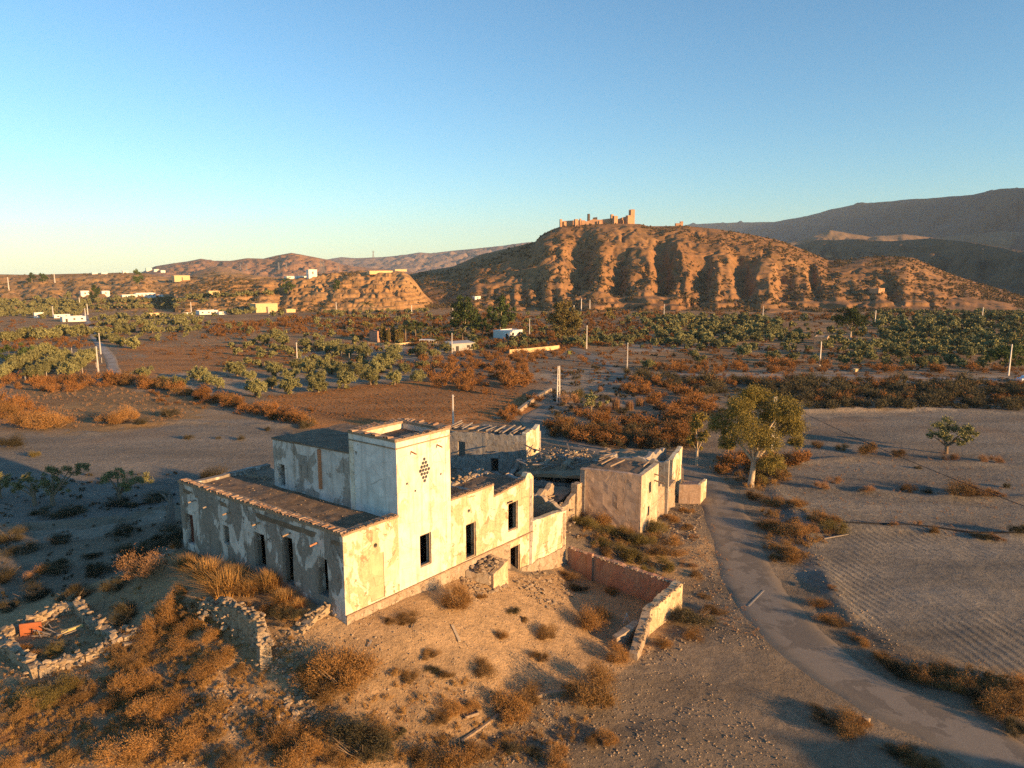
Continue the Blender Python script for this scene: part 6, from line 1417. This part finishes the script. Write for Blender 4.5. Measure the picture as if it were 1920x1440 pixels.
# twin pole by the bend
p = hillpt(1047, 755); k = px_depth(p)/FPX; h = 70*k; r = tag(empty('twin_pole', tuple(p), .2), 'tall concrete pole of two legs beside the road bend', 'pole')
for sx in (-1, 1): m = MB(); m.add([(sx*.26-.12,-.14,-.6),(sx*.26+.12,-.14,-.6),(sx*.26+.12,.14,-.6),(sx*.26-.12,.14,-.6),(sx*.15-.07,-.1,h),(sx*.15+.07,-.1,h),(sx*.15+.07,.1,h),(sx*.15-.07,.1,h)], [(0,3,2,1),(4,5,6,7),(0,1,5,4),(1,2,6,5),(2,3,7,6),(3,0,4,7)]); m.build('leg', M_pole, r, world=False)
for z in np.linspace(.15, .92, 6): m = MB(); m.box(-.2, .2, -.05, .05, h*z, h*z+.12); m.build('rung', M_pole, r, world=False)
# ladder pole behind the eucalyptus, with the cable that leaves to the right
p = G1(1446, 868); k = px_depth(p)/FPX; h = 128*k; r = tag(empty('ladder_pole', tuple(p), .3), 'slotted concrete pole half hidden in the eucalyptus crown', 'pole')
for sx in (-1, 1): m = MB(); m.box(sx*.17-.05, sx*.17+.05, -.1, .1, -.6, h); m.build('leg', M_pole, r, world=False)
for z in np.linspace(.05, .96, 14): m = MB(); m.box(-.12, .12, -.08, .08, h*z, h*z+.22); m.build('rung', M_pole, r, world=False)
a = np.array(p)+np.array([0,0,h*.97]); b = np.array([44.0, 20.0, 9.5]); pts = []
for t in np.linspace(0, 1, 40): q = a*(1-t)+b*t; q[2] -= 4*1.6*t*(1-t); pts.append(q)
tag(MB().tube(pts, [.028]*40, 5).build('power_cable', m_plain('cable_black', (.02,.02,.02), .6, .1, 1, 0)), 'thin black power cable sagging across the right field', 'cable')
# lattice pylons far off
M_steel = m_plain('steel_grey', (.20,.19,.19), .6, .1, 1, 0)
def pylon(px, py, top, label):
    p = hillpt(px, py); k = px_depth(p)/FPX; h = (py-top)*k; r = tag(empty('pylon', tuple(p)), label, 'pylon', 'pylons on the skyline'); w = h*.09; th = max(.12, k*.35)
    m = MB()
    for sx in (-1,1):
        for sy in (-1,1): m.beam((sx*w, sy*w, -2), (sx*w*.2, sy*w*.2, h), th, th)
    for j in range(8):
        z0, z1 = h*j/8, h*(j+1)/8; f0, f1 = 1-.8*j/8, 1-.8*(j+1)/8; m.beam((-w*f0,-w*f0,z0), (w*f1,-w*f1,z1), th*.7, th*.7); m.beam((w*f0,-w*f0,z0), (-w*f1,-w*f1,z1), th*.7, th*.7)
    m.build('tower', M_steel, r, world=False); m = MB()
    for z in (.78, .9): m.beam((-w*2.2,0,h*z), (w*2.2,0,h*z), th, th)
    m.build('crossarm', M_steel, r, world=False)
for i, (x, y, t) in enumerate(((451,506,494),(463,508,497),(523,506,492),(537,505,492),(602,513,488),(607,513,490),(635,508,498),(700,483,470),(806,500,483),(813,500,485),(821,500,486),(847,500,486))): pylon(x, y, t, f'steel pylon on the far skyline, {ordinal(i, 12)}')
# shrubs dotted over the hills (uncountable)
def hill_scrub(key, n, smin, smax, name, label, seed, tmax=1.02):
    X, Y, Z = HILLS[key]; g = np.random.default_rng(seed); nr, nc = X.shape
    nr = int(nr*.8); i = g.integers(0, nr-1, n); j = g.integers(0, nc-1, n); a, b = g.random(n), g.random(n)
    L_ = lambda M: (M[i,j]*(1-a)+M[i+1,j]*a)*(1-b)+(M[i,j+1]*(1-a)+M[i+1,j+1]*a)*b
    P = np.stack([L_(X), L_(Y), L_(Z)], 1); den = fbm(P[:,0]/40, P[:,1]/40, 3, seed); P = P[den > -.15]
    tv, tf, ta = shrub_proto(880, 16, M_dusky, 5, .7, .5)[1]; m = len(P); s = g.uniform(smin, smax, m)
    an = g.uniform(0, 6.283, m); c, d = np.cos(an)[:, None], np.sin(an)[:, None]
    V = np.stack([tv[None,:,0]*c-tv[None,:,1]*d, tv[None,:,0]*d+tv[None,:,1]*c, np.broadcast_to(tv[None,:,2], (m, len(tv)))], -1)*s[:, None, None] + P[:, None, :]
    F = (tf[None] + (np.arange(m)*len(tv))[:, None, None]).reshape(-1, 3)
    tag(link(bpy.data.objects.new(name, np_mesh(name, V.reshape(-1,3), F, M_hscrub, False, {'v': np.repeat(g.random(m), len(tv))}))), label, 'scrub', kind='stuff')
M_hscrub = m_leaf('leaf_hill_scrub', (.14,.095,.04), (.09,.07,.032), .1)
hill_scrub('castle', 11000, .7, 1.9, 'castle_hill_scrub', 'low dry scrub dotting the castle hill', 901)
hill_scrub('bluff', 3000, .5, 1.5, 'bluff_scrub', 'low dry scrub dotting the bluff', 902)
hill_scrub('plateau', 2600, .7, 2.0, 'plateau_scrub', 'low dry scrub dotting the plateau slope', 903)
# ------------------------------------------------------------------ foreground ruins, stones and litter
M_wallstone = m_plaster('rubble_wall', (.40,.315,.215), (.34,.26,.17), (.26,.19,.12), .5, 2.2, .4, .3, 1.2, 4.2)
def stone_run(parent, pts, h, n, size, thick=.55, core=True, mat=None, seed=1):
    """ruined dry wall along photo points: ragged core plus single stones on its head and faces"""
    P = G(pts)
    for i, (a, b) in enumerate(zip(P[:-1], P[1:])):
        d = b-a; L_ = float(np.hypot(d[0], d[1])); az = math.degrees(math.atan2(d[0], d[1])); h0 = h[i]; h1 = h[i+1]
        zf = lambda s, a=a, b=b, L_=L_, h0=h0, h1=h1: (a[2]*(1-s/L_)+b[2]*s/L_) + h0*(1-s/L_)+h1*s/L_
        if core: wall('wall_core', a + az2(az+90)*thick/2, az, L_, thick, lambda s, a=a, b=b: min(a[2], b[2])-.8, ragged(lambda s, zf=zf: zf(s)-.12, .22, seed+i, 2.4), mat or M_wallstone, parent, side=1, res=.3, bump=.14, seed=seed+i)
        m = int(n*L_/sum(np.hypot(*(q[:2]-p[:2])) for p, q in zip(P[:-1], P[1:])))
        for k in range(m):
            f = R.random(); p = a*(1-f)+b*f; hh = h0*(1-f)+h1*f; side = R.choice((-1, 0, 0, 1)); nn = az2(az+90)
            if side == 0: q = p + nn*R.uniform(-.6,.6)*thick; z = p[2]+hh+R.uniform(-.15,.12)
            else: o2 = R.uniform(-.05,.7)**2; q = p + nn*side*(thick*.5+o2); z = p[2]+R.uniform(.05, max(hh*(1-o2*1.6),.12))
            stone('stone', (q[0], q[1], z), size*R.choice((.6,.9,1.1,1.5)), parent)
q = G1(110, 1220)
fr = tag(empty('rubble_ruin', tuple(q)), 'low stone ruin of tumbled walls at the bottom left', 'ruin')
stone_run(fr, [(5,1195),(40,1178),(75,1165),(112,1152),(146,1146)], [.35,.55,.65,.65,.8], 75, .32, seed=130)
stone_run(fr, [(146,1146),(165,1165),(190,1185),(214,1200)], [1.0,.6,.6,.5], 50, .32, seed=134)
stone_run(fr, [(252,1190),(230,1205),(195,1222),(160,1238),(120,1248),(72,1272)], [.55,.45,.45,.45,.55,.65], 130, .36, seed=138)
stone_run(fr, [(72,1272),(45,1245),(18,1222),(-10,1202)], [.9,.8,.7,.6], 50, .34, seed=144)
M_brick = m_plain('red_clay', (.36,.12,.05), .9, .2, 3, .4)
a = G1(38, 1192); b = G1(74, 1185); az = math.degrees(math.atan2(b[0]-a[0], b[1]-a[1])); tag(wall('clay_panel', a+np.array([0,0,0]), az, 1.25, .12, a[2]-.1, a[2]+.85, M_brick, None, side=1, res=.5, bump=.01), 'upright orange red clay panel leaning in the rubble ruin', 'panel')
a = G1(116,1195)+np.array([0,0,.35]); b = G1(157,1180)+np.array([0,0,.35]); tag(MB().beam(a, b, .16, .16, .01).build('pale_beam', m_plain('yellow_wood', (.50,.38,.16), .9, .2, 5, .2)), 'pale yellow beam lying across the rubble ruin', 'beam')
for i in range(16):
    a = G1(60+i*4.4, R.uniform(1178,1200)); an = R.uniform(0, 3.1); q2 = R.uniform(.5,1.1)
    tag(MB().beam(a+np.array([0,0,.12+R.uniform(0,.2)]), a+np.array([math.cos(an)*q2, math.sin(an)*q2, .2+R.uniform(0,.3)]), .05, .04).build('broken_stick', M_greywood), f'thin grey stick inside the rubble ruin, {ordinal(i, 16)}', 'stick', 'sticks in the rubble ruin')
rw = tag(empty('retaining_wall', tuple(G1(440,1200))), 'dry stone retaining wall running down from the house bank', 'wall')
P0 = [(384,1150),(420,1162),(455,1185),(492,1215),(500,1250)]
stone_run(rw, P0, [.9,1.3,1.7,1.9,1.5], 190, .3, .6, mat=M_wallstone, seed=150)
sw = tag(empty('footing_wall', tuple(G1(600,1160))), 'low rubble footing running from the house corner down to the left', 'wall')
stone_run(sw, [(646,1140),(620,1152),(590,1168),(562,1190)], [.9,.6,.5,.35], 80, .28, .5, seed=160)
sp = tag(empty('stone_spill', tuple(G1(530,1280))), 'spill of loose pale stones below the retaining wall', 'stones')
for x, y in in_px([(492,1240),(525,1190),(560,1180),(575,1240),(600,1310),(585,1345),(540,1335),(515,1300)], 150, 41):
    p = G1(x, y); stone('stone', (p[0], p[1], p[2]+.05), R.choice((.2,.26,.34)), sp)
ss_ = tag(empty('stone_scatter', tuple(G1(430,1330))), 'scatter of rounded stones across the bottom left slope', 'stones')
for x, y in in_px([(330,1300),(420,1280),(560,1300),(600,1345),(480,1390),(360,1350),(300,1330)], 190, 42):
    p = G1(x, y); stone('stone', (p[0], p[1], p[2]+.03), R.choice((.16,.22,.3,.38)), ss_)
rh = tag(empty('rubble_heap', tuple(G1(1015,1110))), 'heap of fallen stones before the lower door', 'heap')
for x, y in in_px([(960,1082),(1000,1072),(1050,1080),(1075,1120),(1040,1150),(1010,1135),(975,1110)], 150, 43):
    p = G1(x, y); stone('stone', (p[0], p[1], p[2]+R.uniform(0,.15)), R.choice((.18,.24,.32)), rh)
rd_ = tag(empty('slope_rubble', tuple(G1(1265,965))), 'rubble of pale stones on the slope beside the outbuilding', 'stones')
for x, y in in_px([(1235,945),(1300,925),(1320,960),(1310,1020),(1270,1010),(1240,990)], 130, 44):
    p = G1(x, y); stone('stone', (p[0], p[1], p[2]+.03), R.choice((.16,.24,.34)), rd_)
yr = tag(empty('yard_rubble', tuple(G1(1265,1215))), 'small stones scattered outside the sunlit yard wall', 'stones')
for x, y in in_px([(1215,1200),(1290,1170),(1310,1200),(1240,1240),(1205,1250)], 60, 45):
    p = G1(x, y); stone('stone', (p[0], p[1], p[2]+.03), R.choice((.12,.18,.24)), yr)
# uncountable small stones
def gravel(name, polys, label, smin, smax):
    pts = []; sz = []
    for poly, n, sd in polys:
        Pg = G(in_px(poly, n, sd))
        for p in Pg: pts.append((p[0], p[1], p[2]+.01)); sz.append(R.uniform(smin, smax)*R.choice((1,1,1.6)))
    rubble(name, pts, sz, M_stone, label, 'gravel')
gravel('mound_gravel', [([(560,1180),(1060,1070),(1180,1250),(1050,1440),(560,1440)], 1600, 51), ([(0,1180),(300,1080),(520,1180),(560,1440),(0,1440)], 2200, 52), ([(960,1300),(1250,1200),(1500,1440),(900,1440)], 900, 55)], 'small loose stones littering the mound', .05, .13)
gravel('verge_gravel', [([(1230,940),(1320,930),(1400,1120),(1440,1220),(1300,1200),(1260,1080)], 600, 53), ([(1400,880),(1500,900),(1560,1080),(1700,1220),(1640,1230),(1500,1100)], 350, 54), ([(100,1000),(330,980),(330,1060),(150,1100)], 300, 56)], 'small loose stones along the verge', .05, .14)
for i, (x, y, s, lab) in enumerate(((1624,1352,.55,'pale boulder at the roadside brush patch'),(262,1185,.8,'pale angular block on top of the rubble ridge'),(235,1182,.8,'large pale block at the corner of the rubble ruin'),(330,1118,.45,'single pale stone above the hollow'),(865,1312,.25,'pale stone beside the wooden tray'),(910,1360,.28,'round stone below the wooden tray'),(955,1362,.25,'stone at the end of the fallen log'),(1440,1425,.0,''))):
    if not lab: continue
    p = G1(x, y); tag(stone('boulder', (p[0], p[1], p[2]+s*.22), s), lab, 'boulder')
# timber and litter on the mound
def plank(pts, w, h, mat, label, name='plank', cat='plank', lift=.08):
    P = G(pts); mb = MB()
    for a, b in zip(P[:-1], P[1:]): mb.beam(a+np.array([0,0,lift]), b+np.array([0,0,lift]), w, h, .008)
    return tag(mb.build(name, mat), label, cat)
plank([(980,1318),(1015,1308),(1062,1303)], .2, .18, M_wood, 'long fallen log on the mound foot', 'fallen_log', 'log', .12)
plank([(865,1392),(900,1366),(935,1340)], .14, .12, M_wood, 'dark fallen timber left of the long log', 'fallen_timber', 'timber', .1)
plank([(848,1175),(862,1208)], .16, .05, m_plain('pale_board', (.48,.37,.24), .9, .2, 5, .2), 'pale board lying on the mound slope', 'board', 'board')
plank([(780,1163),(773,1185)], .12, .05, M_wood, 'short board below the front wall', 'board', 'board')
plank([(338,1212),(354,1244)], .1, .08, M_greywood, 'grey pole lying in the hollow', 'fallen_pole', 'pole')
plank([(322,1175),(395,1173)], .05, .05, M_greywood, 'thin stick lying across the hollow', 'stick', 'stick')
plank([(395,1122),(420,1126)], .08, .05, m_plain('pale_board2', (.48,.40,.30), .9, .2, 5, .2), 'short pale stick below the grass bank', 'stick', 'stick')
plank([(690,1220),(697,1208)], .12, .05, M_greywood, 'small broken board right of the big clump', 'board', 'board')
plank([(1545,1012),(1590,1003)], .12, .08, M_greywood, 'pale dry branch at the edge of the right field', 'dry_branch', 'branch')
plank([(1403,1138),(1432,1108)], .12, .03, m_plain('road_strip', (.30,.27,.23), .9, .2, 5, .2), 'narrow pale strip lying across the road', 'road_strip', 'strip', .09)
p = G1(881, 1338); tr = tag(empty('wooden_tray', tuple(p), .5), 'open square wooden tray lying on the mound foot', 'tray')
for (x0, x1, y0, y1) in ((-.42,.42,-.3,-.26),(-.42,.42,.26,.3),(-.42,-.38,-.26,.26),(.38,.42,-.26,.26)): MB().box(x0,x1,y0,y1,0,.16).build('side', M_wood, tr, world=False)
MB().box(-.38,.38,-.26,.26,.0,.03).build('bottom', M_greywood, tr, world=False)
# hose along the right field, fence posts, bin, car
hp = G([(1565,985),(1600,986),(1650,988),(1700,990),(1760,995),(1820,1002),(1880,1004),(1930,1006)]); hp[:, 2] += .06
tag(MB().tube(hp.tolist(), [.09]*len(hp), 6).build('irrigation_hose', m_plain('hose_black', (.025,.025,.027), .5, .1, 1, 0)), 'black hose lying across the right field', 'hose')
hp = G([(200,950),(230,952),(262,948),(295,940),(328,928)]); hp[:, 2] += .12
tag(MB().tube(hp.tolist(), [.12]*len(hp), 6).build('drain_pipe', m_plain('pipe_black', (.03,.03,.03), .6, .1, 1, 0)), 'black pipe on the shaded ground before the dead stump', 'pipe')
its = [(124,703),(155,700),(181,690),(191,680),(88,708),(48,716),(120,664),(135,662),(625,664),(640,668),(655,672),(670,674),(690,672)]
for i, (x, y) in enumerate(sorted(its)):
    p = G1(x, y); k = px_depth(p)/FPX; o = MB().tube([(0,0,-.3),(0,0,10*k)], [.05*max(1,k*4)]*2, 6).build('fence_post', M_pole); o.location = tuple(p); tag(o, f'thin fence post around the olive plots, {ordinal(i, len(its))}', 'post', 'fence posts')
p = G1(1068, 664); k = px_depth(p)/FPX; r = tag(empty('waste_bin', tuple(p), .3), 'olive green waste bin at the farm road bend', 'bin'); w = 4.2*k
MB().add([(-w*.8,-w*.55,0),(w*.8,-w*.55,0),(w*.8,w*.55,0),(-w*.8,w*.55,0),(-w,-w*.7,w*1.3),(w,-w*.7,w*1.3),(w,w*.7,w*1.3),(-w,w*.7,w*1.3)], [(0,3,2,1),(4,5,6,7),(0,1,5,4),(1,2,6,5),(2,3,7,6),(3,0,4,7)]).build('body', m_plain('bin_green', (.16,.17,.04), .6, .1, 1, 0), r, world=False)
MB().box(-w*1.03, w*1.03, -w*.73, w*.73, w*1.31, w*1.5).build('lid', m_plain('bin_lid', (.13,.14,.04), .6, .1, 1, 0), r, world=False)
# parked car cut by the right edge
p = G1(1925, 716); k = px_depth(p)/FPX; car = tag(empty('parked_car', tuple(p), math.radians(8)), 'pale car parked on the lane at the right edge of the picture', 'car')
M_car = m_plain('car_paint', (.62,.64,.66), .35, .03, 1, 0); prof = [(-2.1,.35),(-2.15,.75),(-1.9,.95),(-1.1,1.0),(-.6,1.42),(.7,1.45),(1.3,1.0),(2.0,.92),(2.12,.6),(2.1,.35)]
vs = [(x, y, z) for y in (-.83,.83) for x, z in prof]; n = len(prof); MB().add(vs, [tuple(range(n))[::-1], tuple(range(n, 2*n))]+[(i, (i+1) % n, n+(i+1) % n, n+i) for i in range(n)]).build('body', M_car, car, world=False)
for y in (-.836, .836): MB().add([(-.95,y,1.02),(1.1,y,1.02),(.62,y,1.38),(-.52,y,1.36)], [(0,1,2,3)]).build('side_window', M_win, car, world=False)
for x in (-1.35, 1.35):
    for y in (-.78, .78):
        wh = MB().tube([(x,y-.11,.33),(x,y+.11,.33)], [.33,.33], 16).build('wheel', m_plain('tyre', (.02,.02,.02), .8, .1, 1, 0), car, world=False)
        MB().tube([(x,y-.12,.33),(x,y+.12,.33)], [.18,.18], 12).build('rim', M_grey, wh, world=False)
hz = NT('haze_air')
hz.t.nodes.remove(hz.b)
pv = hz.n('ShaderNodeVolumePrincipled')
pv.inputs['Color'].default_value = (0.70, 0.85, 1.0, 1)
pv.inputs['Density'].default_value = 4.5e-5
pv.inputs['Anisotropy'].default_value = -0.15
hz.L(pv.outputs[0], hz.t.nodes['Material Output'].inputs['Volume'])
hb = MB().box(-11500, 11500, -300, 12500, -225, 640).build('haze', hz.m)
tag(hb, 'thin pale air that veils the far hills', 'haze', kind='stuff')
